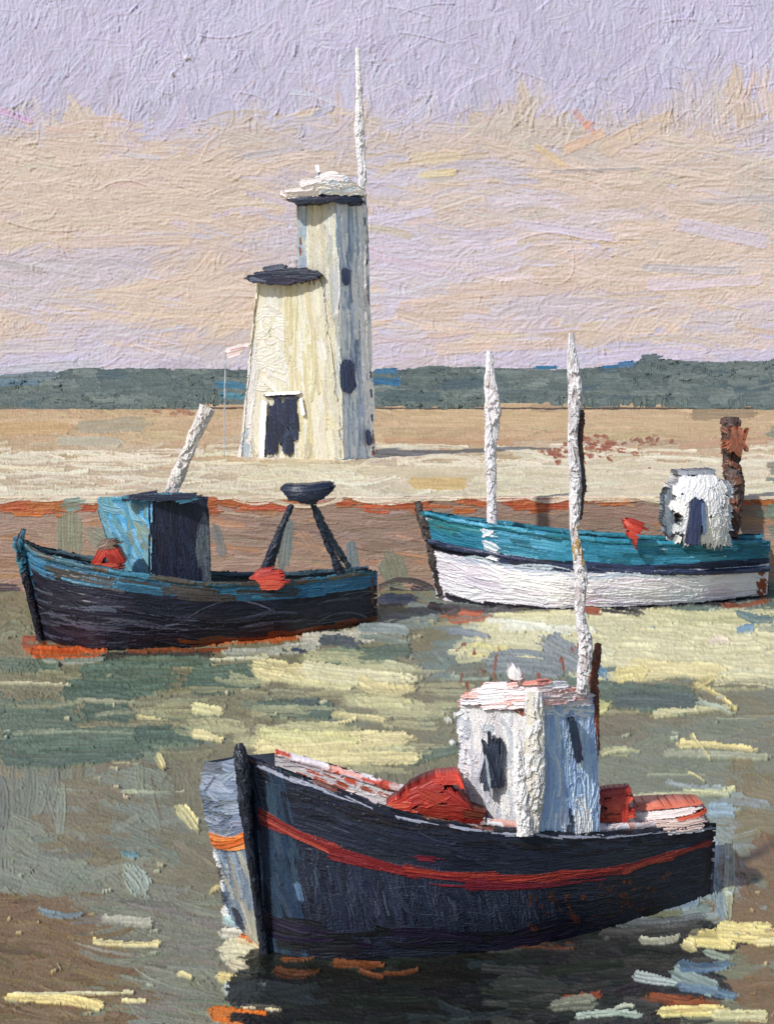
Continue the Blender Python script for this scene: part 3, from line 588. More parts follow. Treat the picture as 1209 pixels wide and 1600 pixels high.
def slab(x0, y0, x1, y1, Y, depth, cfs, n=60, m=5, ln=40, w=9, ang=0, **kw):
    """roof-like slab: painted front with ragged ends, plus top and body behind it"""
    def P(p, ww, hh):
        p.scatter(n, (0, 0, ww, hh), ln, w, ang, lambda x, y: cfs[int(rng.integers(len(cfs)))], jit=4, aj=6, **{**dict(lift=.9, br=.5, rim=.9, jc=9), **kw})
    A, B, C_, D = T3(x0, y0, Y), T3(x1, y0, Y), T3(x0, y1, Y), T3(x1, y1, Y)
    out = [face(A, B, C_, D, P, m=m, relief=1.3)]
    out += box((A[0] + B[0]) / 2, Y + depth / 2 + .03, C_[2] + .02, B[0] - A[0], depth, A[2] - C_[2] - .04, cfs[0])
    return out
# annexe roof: dark lens-shaped slab
def p_lens(p):
    for i in range(70):
        t = rng.uniform(-1, 1); hgt = 14 * (1 - abs(t) ** 2) ; x = 444 + 46 * t; y = 432 + rng.uniform(-hgt, hgt) * .8 - t * 2
        p.stroke(x - 12, y + 1, x + 12, y - 1, 8, (38 + rng.normal(0, 4), 43 + rng.normal(0, 4), 62), lift=.7, br=.4, rim=.6, jc=7, rag=1.4)
    p.stroke(412, 421, 446, 417, 6, (70, 76, 92), lift=1.2, rag=1.5)
    p.stroke(392, 436, 415, 440, 6, (110, 118, 136), lift=.6, dry=.4)
build('annexe_roof', shell(376, 400, 510, 456, PA(.84, .25), .35, p_lens, k=1.3), M_wall, lh)
# cap: navy band under a white crumpled roof
def p_band(p):
    for i in range(50): x = rng.uniform(470, 556); p.stroke(x - 10, 314 + rng.normal(0, 3), x + 10, 313 + rng.normal(0, 3), 6, (36 + rng.normal(0, 5), 44, 64), lift=.6, jc=8, rag=1.3)
    for x in (450, 462): p.stroke(x, 312, x + 22, 315, 5, (52, 60, 80), lift=.8, rag=1.5)
build('gallery_band', shell(444, 298, 576, 330, TY + .3, .7, p_band, k=1.3), M_wall, lh)
def p_cap(p):
    for i in range(90):
        t = rng.uniform(-1, 1); hh = 17 * (1 - abs(t) ** 1.5) + 1; x = 518 + 42 * t; y = 305 - rng.random() * hh * 1.6
        p.stroke(x - 13, y + 1.5, x + 12, y, 5, [(236, 236, 240), (214, 220, 230), (244, 242, 240), (196, 208, 222), (228, 220, 214)][int(rng.integers(5))], bend=-3, lift=1.0, rim=1.1, br=.5, jc=9, rag=1.1)
    for (x, y, xx, yy, w) in [(442, 306, 500, 303, 8), (446, 299, 492, 294, 9), (470, 290, 505, 284, 10), (500, 280, 540, 282, 9), (495, 262, 499, 276, 7), (440, 300, 452, 306, 7)]:
        p.stroke(x, y, xx, yy, w, (224, 214, 214), lift=1.8, rim=1.3, jc=8, rag=1.3)
build('lantern_roof', shell(434, 254, 580, 312, TY + .3, 1.0, p_cap, k=1.3, gain=1.15, relief=1.3), M_wall, lh)
build('flagpole', [pxtube([(558, 74, TY + 1.8), (561, 140, TY + 1.8), (562, 200, TY + 1.8), (565, 250, TY + 1.8), (566, 305, TY + 1.7), (568, 420, TY + 1.35), (573, 560, TY + 1.35)], [6, 8, 14, 12, 11, 8, 5], (240, 236, 236), lump=1.5, relief=1.3, sq=.5)], M_wall, lh)
# door and windows
def p_door(p):
    for i in range(46): x = rng.uniform(418, 462); y = rng.uniform(628, 700); p.stroke(x, y - 16, x + rng.normal(0, 2), y + 14, 8, [(34, 42, 66), (30, 36, 54), (48, 60, 86)][int(rng.integers(3))], lift=.5, br=.5, jc=9, rag=1.2)
    p.stroke(412, 618, 466, 622, 7, (40, 44, 58), lift=1.2, rag=1.6); p.stroke(418, 716, 450, 719, 5, (60, 60, 62), lift=.9, rag=1.5); p.stroke(411, 660, 420, 662, 5, (36, 40, 56), lift=1)
door = build('door', shell(404, 606, 480, 726, PA(.98, .1), .06, p_door, k=1.3), M_wall, lh)
def p_dfr(p):
    for (a, b, c, d, w) in [(413, 625, 409, 722, 8), (414, 616, 470, 613, 6), (470, 622, 474, 650, 5)]:
        p.stroke(a, b, c, d, w, (244, 240, 236), lift=1.2, rim=1.0, jc=8, rag=1.2)
build('door_frame', shell(398, 604, 482, 730, PA(.98, .2), .06, p_dfr, k=1.3), M_wall, door)
def p_w(x, y, w, h, dry=0):
    def f(p):
        for i in range(16): a = x + rng.uniform(-.5, .5) * w * .6; p.stroke(a - 1, y - h * .4 + abs(a - x), a + 1, y + h * .4 - abs(a - x), w * .35, (34 + rng.normal(0, 4), 44, 70), lift=.6, br=.5, jc=9, rag=1.3, dry=dry)
    return f
for (x, y, w, h, Y) in ((544, 588, 26, 66, TY - .02), (541, 432, 14, 34, TY + .2), (576, 684, 12, 30, TY + 1.1)):
    build('window', shell(x - w, y - h * .7, x + w, y + h * .7, Y, .12, p_w(x, y, w, h), k=1.3), M_wall, lh)

# pennant on a thin staff
pn = root('pennant_staff', T3(351, 716, TY + 3), 'small pinkish white pennant on a thin pale staff left of the lighthouse', 'flag')
build('staff', [pxtube([(353, 528, TY + 3), (351, 600, TY + 3), (350, 722, TY + 3)], [1.2, 1.4, 1.4], (170, 178, 186), k=.8, relief=.5)], M_trim, pn)
def p_pen(p):
    p.stroke(353, 549, 388, 538, 8, (238, 228, 230), lift=1.2, rim=1.2); p.stroke(354, 556, 378, 549, 8, (228, 208, 206), lift=1, rim=1); p.stroke(360, 548, 384, 542, 3, (180, 130, 120), lift=.8)
build('pennant', shell(345, 526, 396, 566, TY + 2.9, .1, p_pen, k=1.4), M_trim, pn)

# ================================================================== BOATS
def hull(name, near, nearb, stern_far, far, farb, paint, parent, hpx, belly=.2, k=1.1, gain=1.0, far_c=(60, 60, 70), relief=1.0):
    """near: (col,row,dist) sheer points bow->stern, nearb: waterline points; far, farb the other side bow->stern"""
    n0, n1 = wcurve(near), wcurve(nearb, .04); f0, f1 = wcurve(far), wcurve(farb, .04)
    x0, x1 = near[0][0], near[-1][0]
    m = 7
    p = Paint(x0 - m, -m, x1 + m, hpx + m, k); p.A[int(m * k):p.ny - int(m * k), int(m * k):p.nx - int(m * k)] = True
    paint(p, x0, x1, hpx)
    S0 = between(n0, n1, belly)
    def S(u, v):
        L = x1 - x0 + 2 * m; uu = (u * L - m) / (x1 - x0); vv = (v * (hpx + 2 * m) - m) / hpx
        x, y, z = S0(np.clip(uu, 0, 1), np.clip(vv, 0, 1))
        e = (x1 - x0) / F * near[0][2]
        x = x + (uu - np.clip(uu, 0, 1)) * e; z = z - (vv - np.clip(vv, 0, 1)) * hpx / F * near[0][2]
        return x, y, z
    SF = between(f0, f1, -belly)
    q = Paint(0, 0, (x1 - x0) * .4, hpx * .4, 1, base=far_c); q.scatter(60, (0, 0, (x1 - x0) * .4, hpx * .4), 60, 9, 0, far_c, jit=6, aj=4)
    ne, be, fe, fb = n0(np.array(1.)), n1(np.array(1.)), f0(np.array(1.)), f1(np.array(1.))
    t = Paint(0, 0, 60, hpx, .8, base=far_c); t.scatter(40, (0, 0, 60, hpx), 50, 9, 0, far_c, jit=6, aj=5)
    return [(p, S, relief, gain), (q, flip(SF), .6, gain), (t, quad(ne, fe, be, fb), .6, gain)], n0, f0
def deck(n0, f0, drop, c, w=300, gain=1.0):
    p = Paint(0, 0, w, 30, 1, base=c); p.scatter(60, (0, 0, w, 30), 60, 8, 0, c, jit=10, aj=4, jc=14)
    def S(u, v):
        a, b = f0(u), n0(u); P = a * (1 - v[..., None]) + b * v[..., None]; return P[..., 0], P[..., 1], P[..., 2] - drop
    return (p, S, .6, gain)
def bulwark(c0, drop, paint, w, hpx, back=False, inset=0.03, gain=1.0):
    """inner face of a rail: hangs from the sheer curve; seen from the inside of the boat"""
    p = Paint(0, 0, w, hpx, 1.1); p.A[:] = True; paint(p, w, hpx)
    def S(u, v):
        P = c0(u); s = -inset if back else inset; return P[..., 0], P[..., 1] - inset, P[..., 2] + .01 - drop * v
    return (p, S, 1.0, gain)
def rail(c0, r, cf, w, n=70, k=1.0, **kw):
    p = Paint(0, 0, w, 24, k, base=cf(0, 0)); p.scatter(n, (0, 0, w, 24), 40, 8, 0, cf, jit=6, aj=5, **{**dict(lift=.9, rim=.8, br=.5, jc=10), **kw})
    def S(u, v):
        P = c0(u); a = v * 2 * np.pi; return P[..., 0], P[..., 1] - r * 1.3 * np.sin(a), P[..., 2] + r * np.cos(a)
    return (p, S, 1.0, 1.0)

# ---------------- left boat
lb = root('fishing_boat', T3(320, 1000, 38.8), 'dark blue-black fishing boat with teal rail, blue wheelhouse and stern gantry, moored left', 'boat')
def p_lhull(p, x0, x1, h):
    p.C[:] = (40, 38, 50)
    p.scatter(420, (x0, 0, x1, h), 110, 7, 0, lambda x, y: [(38, 36, 48), (44, 42, 54), (30, 30, 38), (56, 50, 62)][int(rng.integers(4))], jit=3, aj=2.5, lift=.5, br=.6, rim=.4, jc=7, fine=.75)
    p.scatter(46, (x0, h * .4, x1, h * .9), 90, 3, 0, (88, 86, 96), jit=8, aj=3, lift=.6, dry=.55)
    for i in range(150):
        x = rng.uniform(x0, x1); t = (x - x0) / (x1 - x0); y = rng.uniform(0, h * (.17 + .1 * t))
        c = [(58, 104, 122), (86, 76, 66), (74, 66, 58), (70, 130, 150)][int(rng.choice(4, p=[.3, .3, .15, .25]))]
        if t < .1 or t > .72: c = (58, 122, 152) if rng.random() < .7 else (84, 140, 164)
        p.stroke(x - 30, y - 1, x + 30, y + 1, 8, c, lift=.8, br=.5, rim=.7, jc=12, dry=.15)
    for i in range(22): y = rng.uniform(0, h * .4); p.stroke(x0 + rng.uniform(0, 14), y, x0 + rng.uniform(6, 20), y + 16, 6, [(62, 130, 158), (88, 150, 176), (50, 80, 96)][i % 3], lift=1)
    for i in range(16): y = rng.uniform(h * .1, h * .9); p.stroke(x1 - 3, y, x1 - 1, y + 10, 5, (120, 72, 48), lift=.6, rag=1.6, dry=.2)
    p.scatter(30, (x0 + 250, h * .88, x1, h), 60, 7, -2, (150, 76, 42), jit=8, aj=3, lift=.6, dry=.3)
near = [(28, 842, 37.6), (60, 868, 37.2), (120, 882, 36.9), (200, 897, 36.8), (320, 914, 37.3), (450, 912, 38.8), (583, 894, 41.0)]
nb = [(66, 1004, 38.3), (100, 1012, 37.6), (150, 1018, 36.9), (300, 1013, 37.3), (450, 999, 38.8), (583, 974, 41.2)]
fr = [(28, 842, 37.6), (60, 858, 39.2), (130, 872, 40), (220, 884, 40.3), (330, 897, 40.8), (450, 899, 41.8), (575, 888, 43.6)]
fb_ = [(66, 1004, 38.3), (100, 985, 40), (200, 980, 40.4), (330, 976, 40.8), (450, 968, 41.8), (575, 955, 43.4)]
L, n0, f0 = hull('hull', near, nb, None, fr, fb_, p_lhull, lb, 104, belly=.25, gain=np.array([.66, .72, .82]))
build('hull', L, M_hull, lb); build('deck', [deck(n0, f0, .35, (90, 70, 58))], M_trim, lb)
build('gunwale', [rail(n0, .05, lambda x, y: [(60, 120, 146), (84, 78, 70), (62, 104, 118)][int(rng.integers(3))], 560, 110), rail(f0, .05, lambda x, y: (70, 92, 100), 400, 50), bulwark(f0, .4, lambda p, w, h: p.scatter(60, (0, 0, w, h), 60, 7, 0, (80, 84, 84), jit=10), 500, 14)], M_trim, lb)
build('stem_post', [pxtube([(38, 826, 37.5), (30, 850, 37.4), (48, 930, 37.7), (68, 1006, 38.2)], [7, 12, 9, 8], lambda x, y: (64, 128, 150) if y < 60 else (40, 44, 56))], M_hull, lb)
# wheelhouse: lit blue side turned left, dark side facing us
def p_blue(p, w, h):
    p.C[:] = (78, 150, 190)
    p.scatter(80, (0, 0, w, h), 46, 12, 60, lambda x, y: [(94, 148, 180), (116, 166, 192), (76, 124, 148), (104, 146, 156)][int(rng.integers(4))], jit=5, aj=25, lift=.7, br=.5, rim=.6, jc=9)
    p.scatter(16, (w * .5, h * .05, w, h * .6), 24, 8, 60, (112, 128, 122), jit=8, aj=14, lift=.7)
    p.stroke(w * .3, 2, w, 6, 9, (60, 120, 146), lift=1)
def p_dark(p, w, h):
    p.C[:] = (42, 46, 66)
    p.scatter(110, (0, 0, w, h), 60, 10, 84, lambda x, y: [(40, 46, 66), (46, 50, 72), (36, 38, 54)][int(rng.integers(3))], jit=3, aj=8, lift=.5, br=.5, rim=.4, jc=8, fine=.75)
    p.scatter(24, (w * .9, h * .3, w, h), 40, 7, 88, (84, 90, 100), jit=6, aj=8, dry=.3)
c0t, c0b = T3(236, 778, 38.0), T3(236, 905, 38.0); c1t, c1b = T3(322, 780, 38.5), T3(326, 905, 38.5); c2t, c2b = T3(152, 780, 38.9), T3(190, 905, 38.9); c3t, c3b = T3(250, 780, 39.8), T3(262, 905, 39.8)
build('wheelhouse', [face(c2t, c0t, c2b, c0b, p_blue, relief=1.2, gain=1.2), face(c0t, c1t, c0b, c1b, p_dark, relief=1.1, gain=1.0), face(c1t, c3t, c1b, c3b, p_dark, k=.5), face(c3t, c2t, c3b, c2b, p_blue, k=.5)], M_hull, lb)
def p_lroof(p):
    for i in range(40): x = rng.uniform(196, 300); p.stroke(x - 14, 777 + rng.normal(0, 2.5), x + 18, 776 + rng.normal(0, 2.5), 6, [(44, 50, 68), (70, 120, 142), (50, 60, 78)][int(rng.choice(3, p=[.6, .2, .2]))], lift=.8, jc=8, rag=1.4)
build('wheelhouse_roof', shell(145, 764, 330, 790, 38.0, .12, p_lroof, k=1.2), M_hull, lb)
build('mast', [pxtube([(265, 774, 38.3), (278, 742, 38.2), (296, 700, 38.1), (311, 664, 38.0), (325, 636, 38.0)], [18, 20, 16, 19, 23], (238, 228, 222), lump=1.8, relief=1.5, sq=.45)], M_trim, lb)
ga = build('gantry', [pxtube([(456, 788, 38.9), (438, 830, 38.8), (414, 892, 38.7)], [7, 8, 11], (38, 46, 62), relief=1), pxtube([(487, 788, 39.2), (505, 830, 39.3), (532, 896, 39.5)], [5, 8, 10], (40, 48, 64), relief=1),
    pxtube([(452, 790, 40.4), (436, 840, 40.6), (424, 886, 40.9)], [5, 6, 6], (70, 86, 96), relief=1), pxtube([(492, 790, 40.6), (516, 840, 41), (545, 886, 41.4)], [5, 6, 6], (70, 86, 96), relief=1)], M_hull, lb)
def p_drum(p):
    for i in range(60):
        t = rng.uniform(-1, 1); x = 480 + 34 * t; y = 760 + rng.random() * 22 * (1 - t * t) + (1 - abs(t)) * 2
        p.stroke(x - 8, y, x + 8, y, 8, (36 + rng.normal(0, 4), 42, 58), lift=.7, jc=7, rag=1.3)
    p.stroke(444, 762, 516, 757, 7, (48, 56, 74), bend=2, lift=1.5, rim=1)
build('net_drum', shell(434, 744, 528, 800, 39.6, .75, p_drum, k=1.3), M_hull, ga)

def red_heap(name, box_, Y, bulge, strokes, label, cat, k=1.3):
    def f(p):
        for s in strokes: p.stroke(*s[:5], s[5], lift=.9, rim=.8, br=.5, jc=11, rag=1.2)
    o = build(name, shell(*box_, Y, bulge * .6, f, k=k, relief=.8), M_trim); tag(o, label, cat); return o
R1, R2, R3 = (188, 62, 48), (160, 48, 40), (212, 92, 72)
red_heap('net_bag', (130, 832, 206, 904), 37.5, .5, [(150, 884, 170, 852, 18, R1), (175, 856, 188, 884, 18, R1), (150, 888, 192, 886, 14, R3), (164, 893, 172, 899, 8, R1), (158, 852, 186, 848, 14, (112, 88, 72)), (172, 866, 184, 876, 14, R2)],
    'red pointed net bag with a brown top beside the blue wheelhouse', 'net bag')
red_heap('net_heap', (380, 880, 462, 926), 38.4, .4, [(396, 904, 446, 904, 20, R1), (400, 913, 440, 912, 12, R3), (404, 894, 430, 890, 12, R2), (396, 914, 400, 916, 10, R1)],
    'low red heap of netting at the foot of the stern gantry', 'netting')

# ---------------- right boat
rb = root('fishing_boat', T3(930, 950, 44.8), 'white hulled fishing boat with teal bulwark and white wheelhouse, moored right', 'boat')
def p_rhull(p, x0, x1, h):
    p.C[:] = (236, 230, 236)
    p.scatter(330, (x0, h * .42, x1, h * .96), 90, 10, 0, lambda x, y: [(240, 234, 238), (232, 224, 232), (244, 242, 244), (216, 208, 220)][int(rng.choice(4, p=[.35, .3, .25, .1]))], jit=3, aj=4, lift=.9, br=.7, rim=.9, jc=9, fine=.8)
    for i in range(240):
        x = rng.uniform(x0, x1); t = (x - x0) / (x1 - x0); y = rng.uniform(0, h * .32)
        c = [(42, 114, 138), (54, 128, 156), (36, 96, 114), (72, 146, 172)][int(rng.choice(4, p=[.35, .3, .2, .15]))]
        if t < .15 and y < h * .2: c = (48, 118, 126)
        p.stroke(x - 25, y - 1, x + 25, y + 1, 9, c, lift=.7, br=.6, rim=.5, jc=10)
    for i in range(120):
        x = rng.uniform(x0 - 5, x1); t = (x - x0) / (x1 - x0); y = h * (.365 + .02 * math.sin(t * 5)) + rng.normal(0, h * .022)
        p.stroke(x - 35, y, x + 35, y, 5, [(34, 42, 66), (48, 58, 88), (30, 32, 44)][int(rng.integers(3))], lift=.9, br=.4, rim=.7, jc=8, rag=1.3)
    p.scatter(30, (x0 + 40, h * .43, x1, h * .5), 60, 3, 0, (180, 190, 204), jit=8, aj=2, lift=.9, dry=.4)
    for y in (8, 16, 24, 33, 42): p.stroke(762 + rng.normal(0, 2), y, 780 + rng.normal(0, 3), y + rng.normal(0, 3), 8, (232, 230, 232), lift=1.6, rim=1.2, rag=1.5, dry=.15)
    for i in range(90): x = rng.uniform(x0, x1); p.stroke(x - 25, h + rng.normal(0, 2), x + 25, h + rng.normal(0, 2), 6, (38, 34, 44), lift=.5, jc=8, dry=.25, rag=1.5)
    for i in range(30): y = rng.uniform(h * .5, h); x = x1 - rng.uniform(0, 16); p.stroke(x, y, x + 6, y + 8, 7, (142, 72, 44), lift=.6, dry=.25, rag=1.5)
near = [(664, 802, 45.2), (700, 812, 44.5), (780, 824, 43.6), (870, 838, 43.2), (1000, 849, 43.6), (1100, 850, 44.2), (1196, 846, 45.4)]
nb = [(688, 928, 45.6), (720, 940, 44.9), (780, 948, 44.0), (870, 954, 43.4), (1000, 951, 43.8), (1100, 944, 44.6), (1190, 932, 46.0)]
fr = [(664, 802, 45.2), (700, 807, 46), (780, 818, 46.4), (870, 830, 46.5), (1000, 840, 46.6), (1100, 841, 46.8), (1190, 838, 47.0)]
fb_ = [(688, 928, 45.6), (720, 930, 46.3), (780, 930, 46.5), (870, 930, 46.6), (1000, 930, 46.7), (1100, 928, 46.9), (1190, 926, 47.1)]
L, n0, f0 = hull('hull', near, nb, None, fr, fb_, p_rhull, rb, 112, belly=.2, gain=1.02, far_c=(200, 204, 208))
build('hull', L, M_hull, rb); build('deck', [deck(n0, f0, .3, (110, 96, 84))], M_trim, rb)
build('gunwale', [rail(n0, .05, lambda x, y: [(46, 134, 160), (36, 112, 128), (72, 150, 176)][int(rng.integers(3))], 540, 110), rail(f0, .05, lambda x, y: (50, 120, 140), 400, 50)], M_trim, rb)
build('stem_post', [pxtube([(652, 784, 45.5), (660, 812, 45.3), (672, 850, 45.3), (690, 932, 45.6)], [9, 10, 10, 8], lambda x, y: (84, 74, 70) if y < 90 else (70, 60, 60), dry=.2)], M_hull, rb)
build('rubbing_strake', [rail(lambda u: n0(u) + np.array([0.1, -.04, -.88]), .055, lambda x, y: [(34, 42, 66), (52, 60, 90)][int(rng.integers(2))], 520, 120, rag=1.3)], M_trim, rb)
def p_rw(p):
    for i in range(130):
        x, y = rng.uniform(1050, 1124), rng.uniform(746, 850)
        p.stroke(x, y - 8, x + rng.normal(0, 7), y + 8, 13, [(240, 238, 240), (226, 228, 234), (246, 244, 242)][int(rng.integers(3))], lift=1.2, rim=1.3, br=.6, jc=8, rag=1.1)
    p.stroke(1052, 738, 1112, 737, 8, (140, 144, 152), lift=1); p.stroke(1118, 820, 1126, 846, 12, (206, 210, 218), lift=1.2)
    for i in range(14): y = rng.uniform(750, 840); p.stroke(1126, y, 1132, y + 10, 7, (206, 212, 222), lift=1.4, rim=1.2)
wh = build('wheelhouse', shell(1030, 726, 1142, 866, 44.4, 1.0, p_rw, k=1.3, relief=1.5, gain=.82), M_trim, rb)
build('doorway', shell(1064, 762, 1108, 866, 43.32, .12, lambda p: [p.stroke(1086 + rng.normal(0, 4), 778 + abs(rng.normal(0, 8)), 1083 + rng.normal(0, 4), 850, 8, (40 + rng.normal(0, 5), 52, 84), lift=.6, br=.5, jc=8) for i in range(12)] + [p.stroke(1096, 785, 1098, 835, 5, (92, 112, 150), lift=.9)], k=1.3), M_trim, wh)
build('side_panel', shell(1030, 735, 1058, 856, 44.3, .5, lambda p: [p.stroke(1042 + rng.normal(0, 3), 750 + rng.uniform(0, 70), 1042, 780 + rng.uniform(0, 60), 9, [(112, 128, 142), (96, 104, 112)][i % 2], lift=.7, dry=.2) for i in range(14)], k=1.2), M_trim, wh)
build('mast', [pxtube([(764, 548, 45.6), (766, 600, 45.5), (770, 640, 45.4), (766, 700, 45.3), (768, 780, 45.3), (769, 850, 45.2)], [8, 18, 22, 16, 13, 17], lambda x, y: (240, 234, 236) if rng.random() < .85 else (206, 196, 190), lump=1.9, relief=1.5, sq=.45)], M_trim, rb)
build('mizzen_mast', [pxtube([(1142, 652, 46.9), (1140, 700, 46.8), (1147, 760, 46.6), (1143, 840, 46.2)], [24, 20, 24, 14], lambda x, y: [(96, 72, 62), (124, 78, 58), (84, 68, 64)][int(rng.integers(3))], lump=1.6, relief=1.6)], M_trim, rb)
build('mizzen_sail', shell(1112, 640, 1190, 730, 46.4, .2, lambda p: [p.stroke(1150 + rng.normal(0, 9), 664 + rng.uniform(0, 30), 1150 + rng.normal(0, 9), 690 + rng.uniform(0, 22), 9, [(138, 82, 60), (120, 80, 64), (112, 76, 62), (168, 96, 66)][int(rng.integers(4))], lift=.9, rag=1.6, dry=.2) for i in range(22)], k=1.2), M_trim, rb)
red_heap('net_bag', (956, 796, 1016, 860), 43.15, .35, [(975, 815, 1004, 826, 16, R2), (980, 826, 998, 834, 16, R1), (990, 840, 992, 852, 11, R1), (972, 812, 984, 822, 12, R3)],
    'small red pointed net bag on the teal bulwark of the white boat', 'net bag')

# ---------------- front boat
fbt = root('fishing_boat', T3(740, 1480, 18.4), 'large navy fishing boat with red stripe and white wheelhouse, nearest the viewer', 'boat')
def p_fhull(p, x0, x1, h):
    p.C[:] = (42, 46, 60)
    p.scatter(420, (x0, 0, x1, h), 80, 14, 0, lambda x, y: [(42, 46, 60), (50, 54, 68), (34, 36, 48), (46, 50, 58)][int(rng.integers(4))], jit=3, aj=7, lift=.4, br=.5, rim=.35, jc=6, fine=.75)
    p.scatter(150, (x0 + 60, h * .45, x0 + 420, h * .78), 60, 10, 84, (52, 58, 72), jit=4, aj=8, lift=.4, br=.7, rim=.2, jc=10, fine=.35)
    p.scatter(110, (x0 + 60, h * .5, x0 + 400, h * .7), 20, 1.2, 82, (96, 102, 114), jit=10, aj=5, lift=.6, rim=0, dry=.35, alpha=.7)
    p.scatter(90, (x0 + 60, h * .05, x1, h), 40, 1.2, 2, (92, 98, 112), jit=10, aj=6, lift=.5, rim=0, dry=.5, alpha=.6)
    p.scatter(90, (x0, h * .1, x0 + 60, h * .95), 60, 8, 80, lambda x, y: [(52, 72, 92), (38, 44, 58), (66, 84, 98)][int(rng.integers(3))], jit=4, aj=8, lift=.6, br=.5, jc=8)
    p.scatter(60, (x0, h * .8, x1, h), 90, 12, 0, lambda x, y: [(44, 34, 54), (40, 40, 46), (36, 38, 36)][int(rng.integers(3))], jit=3, aj=4)
    p.stroke(x0 + 62, h * .58, x0 + 66, h * .68, 9, (120, 146, 170), lift=.7, dry=.3)
    for i in range(34): y = rng.uniform(4, h - 14); p.stroke(x1 - rng.uniform(1, 7), y, x1 + rng.uniform(-5, 3), y + rng.uniform(14, 30), 8, (40, 40, 50), lift=.6, rag=1.3)
    for i in range(60):
        x = x0 + rng.uniform(380, 650); y = h * rng.uniform(.45, .85); 
        if rng.random() < .8: p.stroke(x, y, x + rng.normal(0, 3), y + rng.uniform(6, 16), rng.uniform(5, 9), (112 + rng.normal(0, 12), 58, 34), lift=.5, dry=.4, rag=1.7)
    # red line
    X = lambda f: x0 + f * (x1 - x0)
    ks = [(0.03, .27), (.16, .345), (.30, .37), (.45, .37), (.6, .36), (.75, .36), (.87, .30), (.985, .20)]
    for j in range(len(ks) - 1):
        (a, ya), (b, yb) = ks[j], ks[j + 1]
        for r in range(9):
            p.stroke(X(a) - 8, h * ya + rng.normal(0, 5), X(b) + 8, h * yb + rng.normal(0, 5), 8, [(178, 56, 42), (196, 66, 48), (150, 40, 40), (206, 84, 60)][int(rng.integers(4))], lift=1.0, rim=.8, br=.6, jc=12, dry=.1, rag=1.2)
    for r in range(9): p.stroke(X(.32 + rng.uniform(0, .1)), h * (.385 + rng.uniform(0, .08)), X(.62 + rng.uniform(-.05, .1)), h * (.385 + rng.uniform(0, .06)), 4, (140, 38, 48), lift=.9, dry=.35)
    p.stroke(X(.31), h * .27, X(.35), h * .26, 16, (140, 34, 48), lift=.8, rag=1.5)
    # worn white line along the top edge
    for i in range(60): x = rng.uniform(x0 + 10, x1); p.stroke(x, 4 + rng.normal(0, 2), x + rng.uniform(14, 50), 4 + rng.normal(0, 2), 4, (214, 210, 214), lift=.9, dry=.5, rag=1.5)
    p.scatter(40, (x0 + 60, 6, x1, h * .14), 50, 4, 0, (40, 34, 36), jit=4, aj=4, lift=.8, dry=.2)
near = [(382, 1184, 17.2), (430, 1204, 17.15), (500, 1228, 17.1), (620, 1272, 17.05), (720, 1293, 17.1), (830, 1304, 17.4), (950, 1306, 18.0), (1112, 1292, 19.2)]
nb = [(414, 1486, 17.4), (470, 1496, 17.15), (560, 1500, 17.1), (700, 1494, 17.2), (830, 1482, 17.5), (950, 1452, 18.1), (1040, 1425, 18.7), (1106, 1402, 19.25)]
fr = [(382, 1180, 17.2), (340, 1184, 17.6), (322, 1190, 18.2), (360, 1180, 18.8), (430, 1176, 19.1), (500, 1196, 19.1), (620, 1232, 19.0), (800, 1256, 19.3), (950, 1258, 19.9), (1098, 1268, 20.7)]
fb_ = [(414, 1486, 17.4), (385, 1452, 18), (358, 1420, 18.8), (400, 1400, 19.2), (470, 1392, 19.4), (560, 1390, 19.5), (700, 1390, 19.5), (830, 1385, 19.6), (950, 1370, 20), (1098, 1345, 20.7)]
L, n0, f0 = hull('hull', near, nb, None, fr[4:], fb_[4:], p_fhull, fbt, 250, belly=.12, k=1.05, far_c=(60, 66, 80), gain=np.array([.55, .60, .70]))
# bow cheek on the far side, its lit tone painted in as grey-blue
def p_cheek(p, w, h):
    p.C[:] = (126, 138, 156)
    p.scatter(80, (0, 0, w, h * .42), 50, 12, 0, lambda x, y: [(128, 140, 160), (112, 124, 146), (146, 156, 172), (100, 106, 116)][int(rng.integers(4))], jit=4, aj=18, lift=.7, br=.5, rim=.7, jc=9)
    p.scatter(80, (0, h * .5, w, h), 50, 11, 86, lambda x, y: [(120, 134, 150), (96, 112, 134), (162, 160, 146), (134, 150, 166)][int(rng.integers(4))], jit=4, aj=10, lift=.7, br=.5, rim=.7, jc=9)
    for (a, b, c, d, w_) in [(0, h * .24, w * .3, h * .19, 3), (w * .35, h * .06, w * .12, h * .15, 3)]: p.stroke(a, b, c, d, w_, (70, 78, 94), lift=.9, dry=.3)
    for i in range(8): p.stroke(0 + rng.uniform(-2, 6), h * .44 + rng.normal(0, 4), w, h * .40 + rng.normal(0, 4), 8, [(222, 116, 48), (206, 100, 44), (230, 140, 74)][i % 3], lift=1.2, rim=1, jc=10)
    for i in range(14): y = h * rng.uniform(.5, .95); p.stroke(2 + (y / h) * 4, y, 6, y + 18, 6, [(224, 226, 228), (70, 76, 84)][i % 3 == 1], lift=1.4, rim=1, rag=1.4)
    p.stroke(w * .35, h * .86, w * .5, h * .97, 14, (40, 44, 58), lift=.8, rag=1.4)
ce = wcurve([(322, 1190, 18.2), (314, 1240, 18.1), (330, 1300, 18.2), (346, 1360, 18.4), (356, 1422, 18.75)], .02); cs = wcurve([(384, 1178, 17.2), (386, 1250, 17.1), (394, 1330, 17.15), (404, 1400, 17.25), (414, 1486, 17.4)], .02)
pc = Paint(-3, -3, 75, 250, 1.15); pc.A[3:-3, 3:-3] = True; p_cheek(pc, 72, 247)
